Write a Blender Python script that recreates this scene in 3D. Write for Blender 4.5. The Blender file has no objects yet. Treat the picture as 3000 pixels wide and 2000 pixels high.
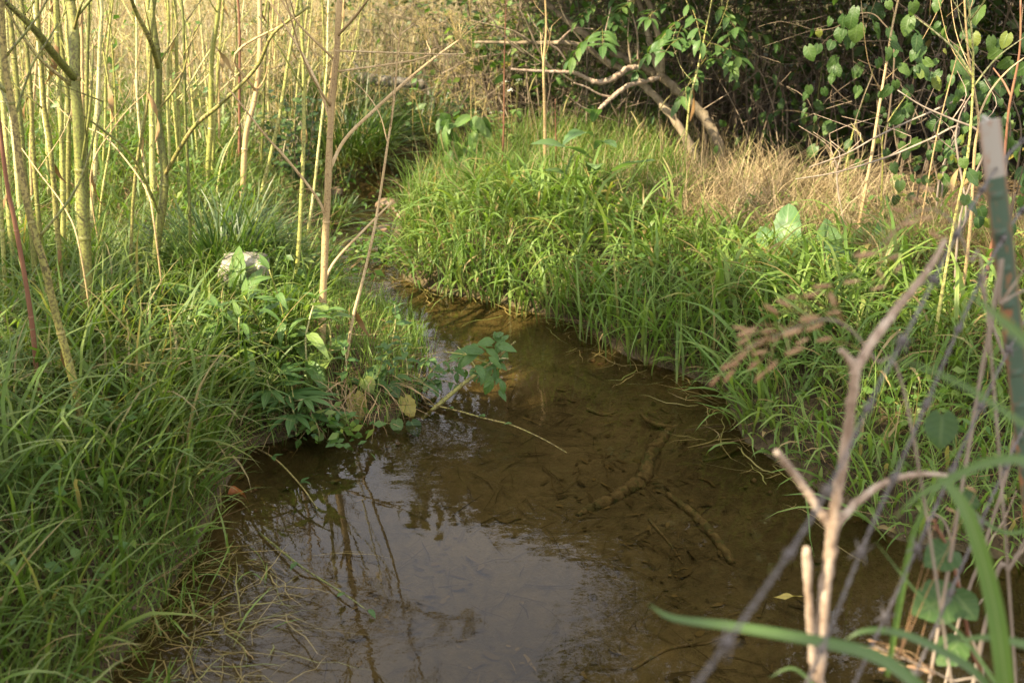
import bpy, math, random
import numpy as np
from mathutils import Vector, Matrix
rnd = random.Random(7)
rng = np.random.default_rng(11)
R = math.radians
S = bpy.context.scene
C = S.collection

# ------------------------------------------------------------------ camera, sky, sun, exposure
CAM_H, PITCH, LENS = 1.75, R(22), 40.0
FPX = 3000 * LENS / 36.0
cd = bpy.data.cameras.new('camera'); cam = bpy.data.objects.new('camera', cd); C.objects.link(cam)
cam.location = (0, 0, CAM_H); cam.rotation_euler = (math.pi / 2 - PITCH, 0, 0)
cd.lens = LENS; cd.sensor_width = 36; cd.clip_start = 0.05; cd.clip_end = 500
cd.dof.use_dof = True; cd.dof.focus_distance = 3.9; cd.dof.aperture_fstop = 3.8
S.camera = cam
SUN_EL, SUN_AZ = R(42), R(236)          # azimuth clockwise from +Y (seen from above): the sun stands to the left, a little behind
SUN = Vector((math.sin(SUN_AZ) * math.cos(SUN_EL), math.cos(SUN_AZ) * math.cos(SUN_EL), math.sin(SUN_EL)))
W = bpy.data.worlds.new('World'); S.world = W; W.use_nodes = True
nt = W.node_tree; bg = nt.nodes['Background']
sky = nt.nodes.new('ShaderNodeTexSky'); sky.sky_type = 'NISHITA'; sky.sun_disc = False
sky.sun_elevation = SUN_EL; sky.sun_rotation = SUN_AZ
sky.air_density = 1.0; sky.dust_density = 3.0; sky.ozone_density = 1.0
# thin even cloud veil over the whole sky, softly mottled
tcw = nt.nodes.new('ShaderNodeTexCoord'); nzw = nt.nodes.new('ShaderNodeTexNoise'); nzw.inputs['Scale'].default_value = 2.2; nzw.inputs['Detail'].default_value = 5
nt.links.new(tcw.outputs['Generated'], nzw.inputs['Vector'])
rw = nt.nodes.new('ShaderNodeValToRGB'); rw.color_ramp.elements[0].position = .3; rw.color_ramp.elements[0].color = (5.2, 5.05, 5.2, 1); rw.color_ramp.elements[1].position = .7; rw.color_ramp.elements[1].color = (7.8, 7.5, 7.6, 1)
nt.links.new(nzw.outputs[0], rw.inputs[0])
mw = nt.nodes.new('ShaderNodeMix'); mw.data_type = 'RGBA'; mw.inputs[0].default_value = 0.72
nt.links.new(sky.outputs[0], mw.inputs[6]); nt.links.new(rw.outputs[0], mw.inputs[7])
nt.links.new(mw.outputs[2], bg.inputs[0]); bg.inputs[1].default_value = 0.12
ld = bpy.data.lights.new('sun', 'SUN'); ld.energy = 5.0; ld.angle = R(0.55); ld.color = (1.0, 0.86, 0.62)
sun = bpy.data.objects.new('sun', ld); C.objects.link(sun)
sun.rotation_euler = (-SUN).to_track_quat('-Z', 'Y').to_euler(); sun.location = (-6, -3, 9)
S.view_settings.view_transform = 'Standard'; S.view_settings.look = 'None'
S.view_settings.exposure = 1.9; S.view_settings.gamma = 1.0
S.render.engine = 'CYCLES'
cy = S.cycles
cy.use_denoising = True; cy.denoiser = 'OPENIMAGEDENOISE'
cy.max_bounces = 7; cy.diffuse_bounces = 3; cy.glossy_bounces = 3; cy.transmission_bounces = 4; cy.transparent_max_bounces = 8
cy.caustics_reflective = False; cy.caustics_refractive = False
cy.sample_clamp_indirect = 4.0

# ------------------------------------------------------------------ helpers: picture point -> place
def ray(px, py):
    u = (px - 1500) / FPX; v = -(py - 1000) / FPX
    return Vector((u, math.cos(PITCH) + v * math.sin(PITCH), -math.sin(PITCH) + v * math.cos(PITCH)))
def at_y(px, py, Y):
    d = ray(px, py); return Vector((0, 0, CAM_H)) + d * (Y / d.y)
def at_z(px, py, z=0.0):
    d = ray(px, py); return Vector((0, 0, CAM_H)) + d * ((z - CAM_H) / d.z)

# ------------------------------------------------------------------ helpers: meshes
def mesh_np(name, V, quads=None, tris=None, mat=None, **attrs):
    V = np.asarray(V, dtype=np.float32)
    quads = np.zeros((0, 4), int) if quads is None or len(quads) == 0 else np.asarray(quads, int)
    tris = np.zeros((0, 3), int) if tris is None or len(tris) == 0 else np.asarray(tris, int)
    me = bpy.data.meshes.new(name)
    me.vertices.add(len(V)); me.vertices.foreach_set('co', V.ravel())
    loops = np.concatenate([quads.ravel(), tris.ravel()]).astype(np.int32)
    me.loops.add(len(loops)); me.loops.foreach_set('vertex_index', loops)
    n = len(quads) + len(tris)
    starts = np.concatenate([np.arange(len(quads)) * 4, len(quads) * 4 + np.arange(len(tris)) * 3]).astype(np.int32)
    me.polygons.add(n); me.polygons.foreach_set('loop_start', starts)
    me.polygons.foreach_set('use_smooth', np.ones(n, dtype=bool))
    for k, a in attrs.items():
        at = me.attributes.new(k, 'FLOAT', 'POINT'); at.data.foreach_set('value', np.asarray(a, dtype=np.float32).ravel())
    me.update(calc_edges=True)
    if mat: me.materials.append(mat)
    return me
class MB:
    def __init__(s): s.V = []; s.Q = []; s.T = []; s.tint = []; s.n = 0
    def add(s, V, Q=(), T=(), tint=0.5):
        V = np.asarray(V, float); o = s.n
        s.V.append(V)
        if len(Q): s.Q.append(np.asarray(Q, int) + o)
        if len(T): s.T.append(np.asarray(T, int) + o)
        s.tint.append(np.full(len(V), tint)); s.n += len(V)
    def tube(s, pts, rad, sides=6, tint=0.5, cap=True):
        V, Q, T = tube_arr(pts, rad, sides, cap); s.add(V, Q, T, tint)
    def mesh(s, name, mat):
        return mesh_np(name, np.concatenate(s.V), np.concatenate(s.Q) if s.Q else None, np.concatenate(s.T) if s.T else None, mat, tint=np.concatenate(s.tint))
def smooth(pts, n=5):
    P = [np.array(p, float) for p in pts]
    if len(P) < 3: return [P[0] + (P[-1] - P[0]) * k / n for k in range(n + 1)]
    P = [2 * P[0] - P[1]] + P + [2 * P[-1] - P[-2]]
    out = []
    for i in range(1, len(P) - 2):
        a, b, c, d = P[i - 1:i + 3]
        for k in range(n):
            t = k / n
            out.append(0.5 * (2 * b + (c - a) * t + (2 * a - 5 * b + 4 * c - d) * t * t + (3 * b - a - 3 * c + d) * t ** 3))
    out.append(P[-2]); return out
def tube_arr(pts, rad, sides=6, cap=True):
    P = np.array([list(p) for p in pts], float); n = len(P)
    rad = np.interp(np.linspace(0, 1, n), np.linspace(0, 1, len(rad)), rad) if np.ndim(rad) else np.full(n, rad)
    T = np.gradient(P, axis=0); T /= np.linalg.norm(T, axis=1)[:, None] + 1e-9
    ref = np.array([0, 1, 0.0]) if abs(T[0][1]) < 0.9 else np.array([1.0, 0, 0])
    N = np.cross(T[0], ref); N /= np.linalg.norm(N)
    Vs = []
    for i in range(n):
        N = N - T[i] * np.dot(N, T[i]); N /= np.linalg.norm(N) + 1e-9
        B = np.cross(T[i], N)
        a = np.arange(sides) * 2 * math.pi / sides
        Vs.append(P[i] + rad[i] * (np.cos(a)[:, None] * N + np.sin(a)[:, None] * B))
    V = np.concatenate(Vs); Q = []
    for i in range(n - 1):
        for k in range(sides):
            k2 = (k + 1) % sides
            Q.append((i * sides + k, i * sides + k2, (i + 1) * sides + k2, (i + 1) * sides + k))
    Tn = []
    if cap:
        V = np.concatenate([V, P[:1], P[-1:]]); a, b = n * sides, n * sides + 1
        for k in range(sides):
            k2 = (k + 1) % sides
            Tn += [(a, k2, k), (b, (n - 1) * sides + k, (n - 1) * sides + k2)]
    return V, Q, Tn
def obj(name, me, parent=None, loc=(0, 0, 0)):
    o = bpy.data.objects.new(name, me); C.objects.link(o); o.parent = parent; o.location = loc; return o
def tag(o, label, cat, group=None):
    o['label'] = label; o['category'] = cat
    if group: o['group'] = group
    return o
def stuff(o, label=None, cat=None):
    o['kind'] = 'stuff'
    if label: o['label'] = label; o['category'] = cat
    return o
def thing(name, label, cat, loc, group=None):
    return tag(obj(name, None, None, loc), label, cat, group)
def rel(pts, o): return [np.array(p, float) - np.array(o, float) for p in pts]
def basis(d, up=(0, 0, 1), roll=0.0):
    d = Vector(d).normalized(); up = Vector(up)
    x = d.cross(up)
    if x.length < 1e-4: x = d.cross(Vector((0, 1, 0)))
    x.normalize(); z = x.cross(d)
    m = Matrix((x, d, z)).transposed()
    return m @ Matrix.Rotation(roll, 3, 'Y')
def put(name, me, parent, pos, d, up=(0, 0, 1), s=1.0, roll=0.0, sx=1.0):
    o = bpy.data.objects.new(name, me); C.objects.link(o); o.parent = parent
    m = (basis(d, up, roll) @ Matrix.Diagonal((s * sx, s, s))).to_4x4(); m.translation = Vector(pos)
    o.matrix_basis = m
    return o

# ------------------------------------------------------------------ helpers: materials
def new_mat(name):
    m = bpy.data.materials.new(name); m.use_nodes = True
    n = m.node_tree.nodes; n.clear()
    return m, m.node_tree, n
def ramp(nt_, fac, stops):
    r = nt_.nodes.new('ShaderNodeValToRGB'); e = r.color_ramp.elements
    while len(e) < len(stops): e.new(0.5)
    for el, (p, c) in zip(e, stops): el.position = p; el.color = (*c, 1)
    nt_.links.new(fac, r.inputs[0]); return r.outputs[0]
def math_(nt_, op, a, b=None, c=None):
    n = nt_.nodes.new('ShaderNodeMath'); n.operation = op
    for i, x in enumerate((a, b, c)):
        if x is None: continue
        if isinstance(x, (int, float)): n.inputs[i].default_value = x
        else: nt_.links.new(x, n.inputs[i])
    return n.outputs[0]
def mixc(nt_, f, a, b, mode='MIX'):
    n = nt_.nodes.new('ShaderNodeMix'); n.data_type = 'RGBA'; n.blend_type = mode
    for s, x in ((n.inputs[0], f), (n.inputs[6], a), (n.inputs[7], b)):
        if isinstance(x, (int, float)): s.default_value = x
        elif isinstance(x, tuple): s.default_value = (*x, 1)
        else: nt_.links.new(x, s)
    return n.outputs[2]
def noise(nt_, scale, detail=3, coord='Object', rough=0.55, stretch=None):
    tc = nt_.nodes.new('ShaderNodeTexCoord'); no = nt_.nodes.new('ShaderNodeTexNoise')
    no.inputs['Scale'].default_value = scale; no.inputs['Detail'].default_value = detail; no.inputs['Roughness'].default_value = rough
    src = tc.outputs[coord]
    if stretch:
        mp = nt_.nodes.new('ShaderNodeMapping'); mp.inputs['Scale'].default_value = stretch
        nt_.links.new(src, mp.inputs[0]); src = mp.outputs[0]
    nt_.links.new(src, no.inputs['Vector']); return no.outputs[0]
def attr(nt_, name):
    a = nt_.nodes.new('ShaderNodeAttribute'); a.attribute_name = name; return a.outputs['Fac']
def foliage_mat(name, stops, src='tint', transl=0.4, rough=0.45, spec=0.35, rib=None, veins=0.0, base=None, tip=None, spots=None, through=(1.25, 1.35, 0.55)):
    m, t, n = new_mat(name)
    if src == 'obj':
        oi = n.new('ShaderNodeObjectInfo'); f = oi.outputs['Random']
    else: f = attr(t, 'tint')
    col = ramp(t, f, stops)
    nz = noise(t, 9 if src == 'obj' else 3.0, 2)
    col = mixc(t, math_(t, 'MULTIPLY', math_(t, 'SUBTRACT', nz, 0.35), 0.9), col, mixc(t, 1.0, col, (1.35, 1.25, 0.7), 'MULTIPLY'))
    lt = attr(t, 'lt'); ls = attr(t, 'ls')
    if base: col = mixc(t, math_(t, 'POWER', math_(t, 'SUBTRACT', 1.0, lt), 5.0), col, base)
    if tip: col = mixc(t, math_(t, 'MULTIPLY', math_(t, 'POWER', lt, 6.0), f), col, tip)
    if spots:
        nn = noise(t, 26, 2)
        col = mixc(t, math_(t, 'MULTIPLY', math_(t, 'GREATER_THAN', nn, 0.66), 0.7), col, spots)
    h = None
    if rib:
        a = math_(t, 'ABSOLUTE', ls)
        r = math_(t, 'POWER', math_(t, 'SUBTRACT', 1.0, a), 14.0)
        h = r
        if veins:
            v = math_(t, 'SINE', math_(t, 'MULTIPLY', math_(t, 'SUBTRACT', lt, math_(t, 'MULTIPLY', a, 0.22)), veins))
            v = math_(t, 'POWER', math_(t, 'MAXIMUM', v, 0.0), 8.0)
            h = math_(t, 'MAXIMUM', r, math_(t, 'MULTIPLY', v, 0.45))
        col = mixc(t, math_(t, 'MULTIPLY', h, 0.75), col, rib)
    p = n.new('ShaderNodeBsdfPrincipled'); p.inputs['Roughness'].default_value = rough; p.inputs['Specular IOR Level'].default_value = spec
    t.links.new(col, p.inputs['Base Color'])
    tr = n.new('ShaderNodeBsdfTranslucent')
    t.links.new(mixc(t, 1.0, col, through, 'MULTIPLY'), tr.inputs['Color'])
    if h is not None:
        b = n.new('ShaderNodeBump'); b.inputs['Strength'].default_value = 0.5; b.inputs['Distance'].default_value = 0.003
        t.links.new(h, b.inputs['Height']); t.links.new(b.outputs[0], p.inputs['Normal'])
    mx = n.new('ShaderNodeMixShader'); mx.inputs[0].default_value = transl
    t.links.new(p.outputs[0], mx.inputs[1]); t.links.new(tr.outputs[0], mx.inputs[2])
    o = n.new('ShaderNodeOutputMaterial'); t.links.new(mx.outputs[0], o.inputs[0]); return m
def bark_mat(name, stops, scale=30, stretch=(1, 1, 0.15), rough=0.7, bump=0.4, bd=0.004, src='noise', spots=None, obj_var=0.0, spec=0.3):
    m, t, n = new_mat(name)
    f = noise(t, scale, 4, stretch=stretch)
    if src == 'tint': f = math_(t, 'ADD', math_(t, 'MULTIPLY', f, 0.5), math_(t, 'MULTIPLY', attr(t, 'tint'), 0.5))
    if obj_var:
        oi = n.new('ShaderNodeObjectInfo')
        f = math_(t, 'ADD', f, math_(t, 'MULTIPLY', math_(t, 'SUBTRACT', oi.outputs['Random'], 0.5), obj_var))
    col = ramp(t, f, stops)
    if spots:
        s1 = noise(t, spots[0], 2, rough=0.7); s2 = noise(t, 6, 2)
        k = math_(t, 'MULTIPLY', math_(t, 'GREATER_THAN', s1, spots[1]), math_(t, 'MULTIPLY', s2, 1.3))
        col = mixc(t, k, col, spots[2])
    p = n.new('ShaderNodeBsdfPrincipled'); p.inputs['Roughness'].default_value = rough; p.inputs['Specular IOR Level'].default_value = spec
    t.links.new(col, p.inputs['Base Color'])
    if bump:
        b = n.new('ShaderNodeBump'); b.inputs['Strength'].default_value = bump; b.inputs['Distance'].default_value = bd
        t.links.new(f, b.inputs['Height']); t.links.new(b.outputs[0], p.inputs['Normal'])
    o = n.new('ShaderNodeOutputMaterial'); t.links.new(p.outputs[0], o.inputs[0]); return m

G_DK, G_MD, G_LT, G_YL = (0.030, 0.060, 0.012), (0.060, 0.110, 0.022), (0.105, 0.165, 0.035), (0.20, 0.20, 0.05)
STRAW, STRAW2, BROWN = (0.40, 0.30, 0.15), (0.30, 0.21, 0.09), (0.13, 0.075, 0.03)
M = {}
M['grass'] = foliage_mat('grass_green', [(0, (0.06, 0.115, 0.016)), (0.55, (0.095, 0.165, 0.024)), (0.84, (0.15, 0.21, 0.038)), (0.89, (0.26, 0.20, 0.09)), (1, (0.40, 0.32, 0.18))], rib=(0.14, 0.2, 0.06), base=(0.16, 0.14, 0.05), tip=(0.30, 0.24, 0.09))
M['bank'] = foliage_mat('grass_bank', [(0, (0.09, 0.165, 0.028)), (0.55, (0.145, 0.235, 0.045)), (0.91, (0.21, 0.28, 0.066)), (0.95, STRAW2), (1, STRAW)], rib=(0.17, 0.24, 0.08), base=(0.13, 0.13, 0.04), transl=0.42)
M['sedge'] = foliage_mat('grass_sedge', [(0, (0.028, 0.065, 0.016)), (0.8, (0.06, 0.12, 0.026)), (1, (0.11, 0.14, 0.04))], rib=(0.09, 0.14, 0.04), base=(0.14, 0.11, 0.04), tip=(0.3, 0.24, 0.1), spec=0.5, rough=0.38)
M['dry'] = foliage_mat('grass_dry', [(0, (0.18, 0.13, 0.075)), (0.45, (0.31, 0.24, 0.14)), (0.82, (0.45, 0.36, 0.22)), (0.88, (0.18, 0.20, 0.06)), (1, (0.12, 0.16, 0.04))], transl=0.3, rough=0.6, spec=0.2, through=(1.05, 1.0, .9))
M['meadow'] = foliage_mat('grass_meadow', [(0, (0.33, 0.265, 0.165)), (0.42, (0.50, 0.43, 0.30)), (0.62, (0.43, 0.375, 0.24)), (0.70, (0.19, 0.22, 0.08)), (1, (0.12, 0.17, 0.045))], transl=0.35, rough=0.6, spec=0.2, through=(1.05, 1.02, .95))
M['litter'] = foliage_mat('dead_litter', [(0, (0.05, 0.03, 0.015)), (0.5, (0.16, 0.095, 0.04)), (1, (0.34, 0.25, 0.13))], transl=0.1, rough=0.7, spec=0.2)
M['sunk'] = foliage_mat('sunken_litter', [(0, (0.04, 0.031, 0.016)), (0.6, (0.078, 0.060, 0.030)), (1, (0.14, 0.105, 0.05))], transl=0.05, rough=0.8, spec=0.1)
M['drown'] = foliage_mat('drowned_grass', [(0, (0.16, 0.12, 0.035)), (0.5, (0.24, 0.18, 0.06)), (0.8, (0.14, 0.16, 0.035)), (1, (0.32, 0.22, 0.09))], transl=0.2, rough=0.4)
M['thick'] = foliage_mat('thicket_leaves', [(0, (0.035, 0.062, 0.016)), (0.55, (0.068, 0.115, 0.027)), (0.88, (0.11, 0.16, 0.038)), (0.94, (0.17, 0.13, 0.06)), (1, (0.30, 0.26, 0.06))], transl=0.35)
M['crown'] = foliage_mat('crown_leaves', [(0, (0.03, 0.06, 0.012)), (1, (0.08, 0.13, 0.03))], transl=0.35)
M['dim'] = foliage_mat('leaf_dim', [(0, (0.030, 0.07, 0.018)), (1, (0.06, 0.115, 0.028))], 'obj', rib=(0.09, 0.14, 0.05), veins=36)
M['elder'] = foliage_mat('leaf_elder', [(0, (0.05, 0.11, 0.03)), (0.7, (0.085, 0.16, 0.045)), (1, (0.12, 0.19, 0.045))], 'obj', rib=(0.16, 0.24, 0.09), veins=42, spec=0.45)
M['vine'] = foliage_mat('leaf_vine', [(0, (0.03, 0.07, 0.018)), (0.7, (0.055, 0.11, 0.026)), (0.94, (0.09, 0.15, 0.034)), (1, (0.20, 0.21, 0.04))], 'obj', rib=(0.14, 0.2, 0.07), veins=34, spots=(0.05, 0.05, 0.015))
M['weed'] = foliage_mat('leaf_weed', [(0, (0.08, 0.16, 0.038)), (0.7, (0.12, 0.21, 0.05)), (1, (0.18, 0.25, 0.065))], 'obj', rib=(0.22, 0.28, 0.11), veins=40)
M['palm'] = foliage_mat('leaf_ragweed', [(0, (0.06, 0.13, 0.035)), (1, (0.09, 0.17, 0.045))], 'obj', rib=(0.18, 0.25, 0.1))
M['dock'] = foliage_mat('leaf_dock', [(0, (0.07, 0.16, 0.05)), (1, (0.12, 0.21, 0.075))], 'obj', rib=(0.26, 0.34, 0.17), veins=70, spec=0.5)
M['thistle'] = foliage_mat('leaf_thistle', [(0, (0.09, 0.17, 0.07)), (1, (0.14, 0.22, 0.09))], 'obj', rib=(0.3, 0.36, 0.22))
M['sprig'] = foliage_mat('leaf_sprig', [(0, (0.06, 0.125, 0.032)), (1, (0.10, 0.18, 0.045))], 'obj', rib=(0.12, 0.2, 0.08), veins=36)
M['yleaf'] = foliage_mat('leaf_yellow', [(0, (0.30, 0.27, 0.06)), (1, (0.38, 0.30, 0.07))], 'obj', rib=(0.2, 0.22, 0.06), veins=30, spots=(0.2, 0.13, 0.03))
M['oleaf'] = foliage_mat('leaf_fallen', [(0, (0.30, 0.11, 0.03)), (1, (0.22, 0.075, 0.03))], 'obj', rib=(0.12, 0.05, 0.02), veins=30, rough=0.35)
M['near'] = foliage_mat('blade_near', [(0, (0.07, 0.13, 0.035)), (1, (0.10, 0.17, 0.045))], 'obj', rib=(0.22, 0.28, 0.13), spec=0.45)
M['cress'] = foliage_mat('cress_leaves', [(0, (0.06, 0.13, 0.03)), (0.8, (0.12, 0.20, 0.045)), (1, (0.20, 0.25, 0.06))])
M['seed'] = foliage_mat('seed_spikelet', [(0, (0.30, 0.17, 0.09)), (1, (0.42, 0.28, 0.16))], 'obj', transl=0.2, rough=0.7)
M['fox'] = foliage_mat('foxtail_bristles', [(0, (0.30, 0.27, 0.11)), (1, (0.45, 0.38, 0.2))], 'tint', transl=0.4)
M['flower'] = foliage_mat('white_flowers', [(0, (0.72, 0.72, 0.66)), (1, (0.82, 0.82, 0.78))], 'obj', transl=0.3)
M['stalk_y'] = bark_mat('stalk_yellow_green', [(0.25, (0.25, 0.26, 0.055)), (0.55, (0.41, 0.39, 0.125)), (0.8, (0.55, 0.49, 0.24))], 22, (1, 1, 0.06), 0.5, 0.25, 0.002, spots=(120, 0.54, (0.07, 0.05, 0.02)), obj_var=0.5, spec=0.4)
M['stalk_o'] = bark_mat('stalk_olive', [(0.25, (0.12, 0.14, 0.028)), (0.55, (0.22, 0.21, 0.05)), (0.8, (0.33, 0.25, 0.09))], 22, (1, 1, 0.06), 0.55, 0.25, 0.002, spots=(120, 0.52, (0.05, 0.033, 0.015)), obj_var=0.4, spec=0.35)
M['stalk_t'] = bark_mat('stalk_tan', [(0.25, (0.26, 0.18, 0.075)), (0.55, (0.42, 0.30, 0.14)), (0.8, (0.52, 0.40, 0.22))], 22, (1, 1, 0.06), 0.6, 0.3, 0.002, spots=(170, 0.58, (0.12, 0.06, 0.035)), obj_var=0.25)
M['stalk_r'] = bark_mat('stalk_red', [(0.25, (0.12, 0.048, 0.026)), (0.6, (0.20, 0.095, 0.05)), (0.85, (0.32, 0.20, 0.10))], 24, (1, 1, 0.08), 0.55, 0.3, 0.002, obj_var=0.2)
M['bark'] = bark_mat('bark_shrub', [(0.25, (0.10, 0.075, 0.045)), (0.5, (0.22, 0.17, 0.105)), (0.75, (0.34, 0.27, 0.18))], 34, (1, 1, 0.25), 0.85, 0.8, 0.006, spots=(60, 0.62, (0.09, 0.085, 0.05)))
M['twig'] = bark_mat('bark_twig', [(0.2, (0.05, 0.037, 0.024)), (0.5, (0.13, 0.095, 0.06)), (0.85, (0.32, 0.25, 0.17))], 20, (1, 1, 1), 0.8, 0, src='tint')
M['deadtwig'] = bark_mat('bark_dead_cane', [(0.3, (0.17, 0.115, 0.075)), (0.5, (0.31, 0.23, 0.16)), (0.72, (0.44, 0.36, 0.27))], 60, (1, 1, 0.22), 0.75, 0.8, 0.003, spots=(120, 0.60, (0.12, 0.07, 0.045)))
M['twigpale'] = bark_mat('bark_grey_cane', [(0.2, (0.13, 0.10, 0.07)), (0.5, (0.24, 0.19, 0.14)), (0.8, (0.34, 0.29, 0.23))], 30, (1, 1, .3), 0.8, 0)
M['log'] = bark_mat('bark_log', [(0.25, (0.06, 0.05, 0.035)), (0.5, (0.16, 0.14, 0.11)), (0.75, (0.34, 0.31, 0.26))], 18, (1, 1, 1), 0.9, 1.0, 0.01)
M['sunkwood'] = bark_mat('sunken_wood', [(0.3, (0.075, 0.056, 0.027)), (0.5, (0.13, 0.098, 0.048)), (0.72, (0.18, 0.138, 0.07))], 34, (1, 1, 1), 0.9, 1.0, 0.012, spots=(22, .56, (.07, .075, .03)))
M['wire'] = bark_mat('galvanised_wire', [(0.3, (0.05, 0.04, 0.032)), (0.6, (0.10, 0.085, 0.075)), (0.85, (0.18, 0.17, 0.165))], 40, (1, 1, 1), 0.5, 0, spec=0.6)
M['stone'] = bark_mat('pale_stone', [(0.3, (0.14, 0.125, 0.09)), (0.5, (0.29, 0.26, 0.20)), (0.75, (0.42, 0.385, 0.31))], 26, (1, 1, 1), 0.9, 1.0, 0.02, spots=(16, 0.52, (0.13, 0.13, 0.07)))
M['rock'] = bark_mat('stream_rock', [(0.25, (0.09, 0.055, 0.035)), (0.55, (0.19, 0.125, 0.075)), (0.8, (0.30, 0.22, 0.15))], 8, (1, 1, 1), 0.55, 0.8, 0.015, obj_var=0.3)

# ------------------------------------------------------------------ the lie of the land
LEFT = [(300, 2000), (480, 1750), (600, 1560), (650, 1440), (720, 1310), (830, 1290), (930, 1245), (1000, 1225), (1130, 1240), (1220, 1190), (1200, 1050), (1150, 950), (1095, 890), (985, 800), (965, 700), (955, 620), (965, 560), (1030, 525), (1110, 465), (1270, 425)]
RIGHT = [(3000, 1650), (2800, 1610), (2620, 1580), (2500, 1500), (2330, 1390), (2180, 1290), (2120, 1150), (1990, 1090), (1830, 1040), (1700, 950), (1580, 920), (1450, 880), (1300, 860), (1190, 820), (1160, 760), (1150, 700), (1175, 620), (1250, 560), (1400, 490)]
lp = [at_z(*p).xy for p in LEFT]; rp = [at_z(*p).xy for p in RIGHT]
POLY = np.array([(-1.0, 1.6)] + [tuple(p) for p in lp] + [(0.3, 8.6), (1.6, 9.2), (1.7, 8.8), (0.5, 8.1)] + [tuple(p) for p in rp[::-1]] + [(2.2, 2.6), (3.5, 2.4), (3.5, 1.9), (1.2, 1.5)])
def sdist(x, y):
    x = np.asarray(x, float).ravel(); y = np.asarray(y, float).ravel()
    out = np.empty(len(x))
    A = POLY; Bp = np.roll(POLY, -1, 0); E = Bp - A; L2 = (E ** 2).sum(1)
    for s in range(0, len(x), 20000):
        X = x[s:s + 20000, None]; Y = y[s:s + 20000, None]
        dx = X - A[:, 0]; dy = Y - A[:, 1]
        t = np.clip((dx * E[:, 0] + dy * E[:, 1]) / L2, 0, 1)
        d = np.sqrt(((dx - t * E[:, 0]) ** 2 + (dy - t * E[:, 1]) ** 2).min(1))
        cond = (A[:, 1] > Y) != (Bp[:, 1] > Y)
        xi = A[:, 0] + (Y - A[:, 1]) / np.where(E[:, 1] == 0, 1e-9, E[:, 1]) * E[:, 0]
        ins = ((cond & (X < xi)).sum(1) % 2) == 1
        out[s:s + 20000] = np.where(ins, -d, d)
    return out
CY = [-5, 2.2, 3, 3.6, 4, 4.5, 4.9, 5.3, 5.8, 6.4, 6.9, 7.5, 8.4, 9, 12, 40]
CX = [0.1, 0.1, 0.1, 0.15, 0.1, -0.1, -0.5, -0.75, -0.8, -0.85, -0.8, -0.6, 0.4, 1.6, 6, 40]
def is_left(x, y): return np.asarray(x) < np.interp(np.asarray(y), CY, CX)
def nz2(x, y, f, ph=0.0):
    return (np.sin(x * f + 1.3 + ph) * np.cos(y * f * 1.13 + 0.7 + ph * 2) + 0.5 * np.sin(x * f * 2.1 + y * f * 1.7 + ph * 3) + 0.3 * np.sin(x * f * 4.3 - y * f * 3.9 + ph)) / 1.5
def height(x, y):
    shp = np.shape(x); x = np.asarray(x, float).ravel(); y = np.asarray(y, float).ravel()
    d = sdist(x, y); lf = is_left(x, y)
    hb = np.where(lf, 0.27, 0.20) + 0.05 * nz2(x, y, 1.1)
    far = np.clip(y - 7, 0, None) * 0.022 + np.clip(np.abs(x) - 2, 0, None) * 0.02
    z = np.where(d > 0, (hb + far) * (1 - np.exp(-np.maximum(d, 0) / np.where(lf, 0.30, 0.42))) + 0.012 * nz2(x, y, 7) * np.minimum(1, d * 3 + .2), 0)
    dep = np.interp(y, [2, 4, 5, 6, 8], [0.20, 0.17, 0.09, 0.05, 0.05])
    zi = -dep * (1 - np.exp(np.minimum(d, 0) / 0.22)) + 0.012 * nz2(x, y, 5) * np.minimum(1, -np.minimum(d, 0) * 4)
    return np.where(d > 0, z + 0.004, zi).reshape(shp)
def hz(x, y): return float(height(np.array([x]), np.array([y]))[0])
def ground_at(px, py, dz=0.0):
    z = 0.2
    for _ in range(12):
        p = at_z(px, py, z + dz); z = 0.5 * z + 0.5 * max(hz(p.x, p.y), -0.3)
    return Vector((p.x, p.y, hz(p.x, p.y)))

gx = np.concatenate([np.linspace(-160, -9, 26), np.linspace(-8.4, -2.6, 34), np.linspace(-2.5, 2.6, 190), np.linspace(2.7, 8.4, 34), np.linspace(9, 160, 26)])
gy = np.concatenate([np.linspace(-30, 0.6, 18), np.linspace(0.8, 1.6, 12), np.linspace(1.63, 7.6, 230), np.linspace(7.7, 14, 60), np.linspace(14.5, 220, 40)])
XX, YY = np.meshgrid(gx, gy); ZZ = height(XX, YY)
nx, ny = len(gx), len(gy)
idx = np.arange(nx * ny).reshape(ny, nx)
quads = np.stack([idx[:-1, :-1], idx[:-1, 1:], idx[1:, 1:], idx[1:, :-1]], -1).reshape(-1, 4)
m, t, n = new_mat('soil_and_silt')
n1 = noise(t, 2.2, 5); n2 = noise(t, 28, 5, rough=0.7); n3 = noise(t, 90, 3)
c_soil = ramp(t, n2, [(0.3, (0.025, 0.018, 0.010)), (0.5, (0.06, 0.042, 0.022)), (0.62, (0.12, 0.088, 0.045)), (0.75, (0.06, 0.065, 0.022))])
c_silt = ramp(t, math_(t, 'ADD', math_(t, 'MULTIPLY', n1, 0.6), math_(t, 'MULTIPLY', n2, 0.4)), [(0.32, (0.048, 0.038, 0.018)), (0.48, (0.084, 0.066, 0.031)), (0.60, (0.118, 0.093, 0.046)), (0.75, (0.15, 0.12, 0.064))])
geo = n.new('ShaderNodeNewGeometry'); sx = n.new('ShaderNodeSeparateXYZ'); t.links.new(geo.outputs['Position'], sx.inputs[0])
mr = n.new('ShaderNodeMapRange'); mr.inputs[1].default_value = -0.01; mr.inputs[2].default_value = 0.03; t.links.new(sx.outputs[2], mr.inputs[0])
p = n.new('ShaderNodeBsdfPrincipled'); p.inputs['Roughness'].default_value = 0.85; p.inputs['Specular IOR Level'].default_value = 0.2
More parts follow.
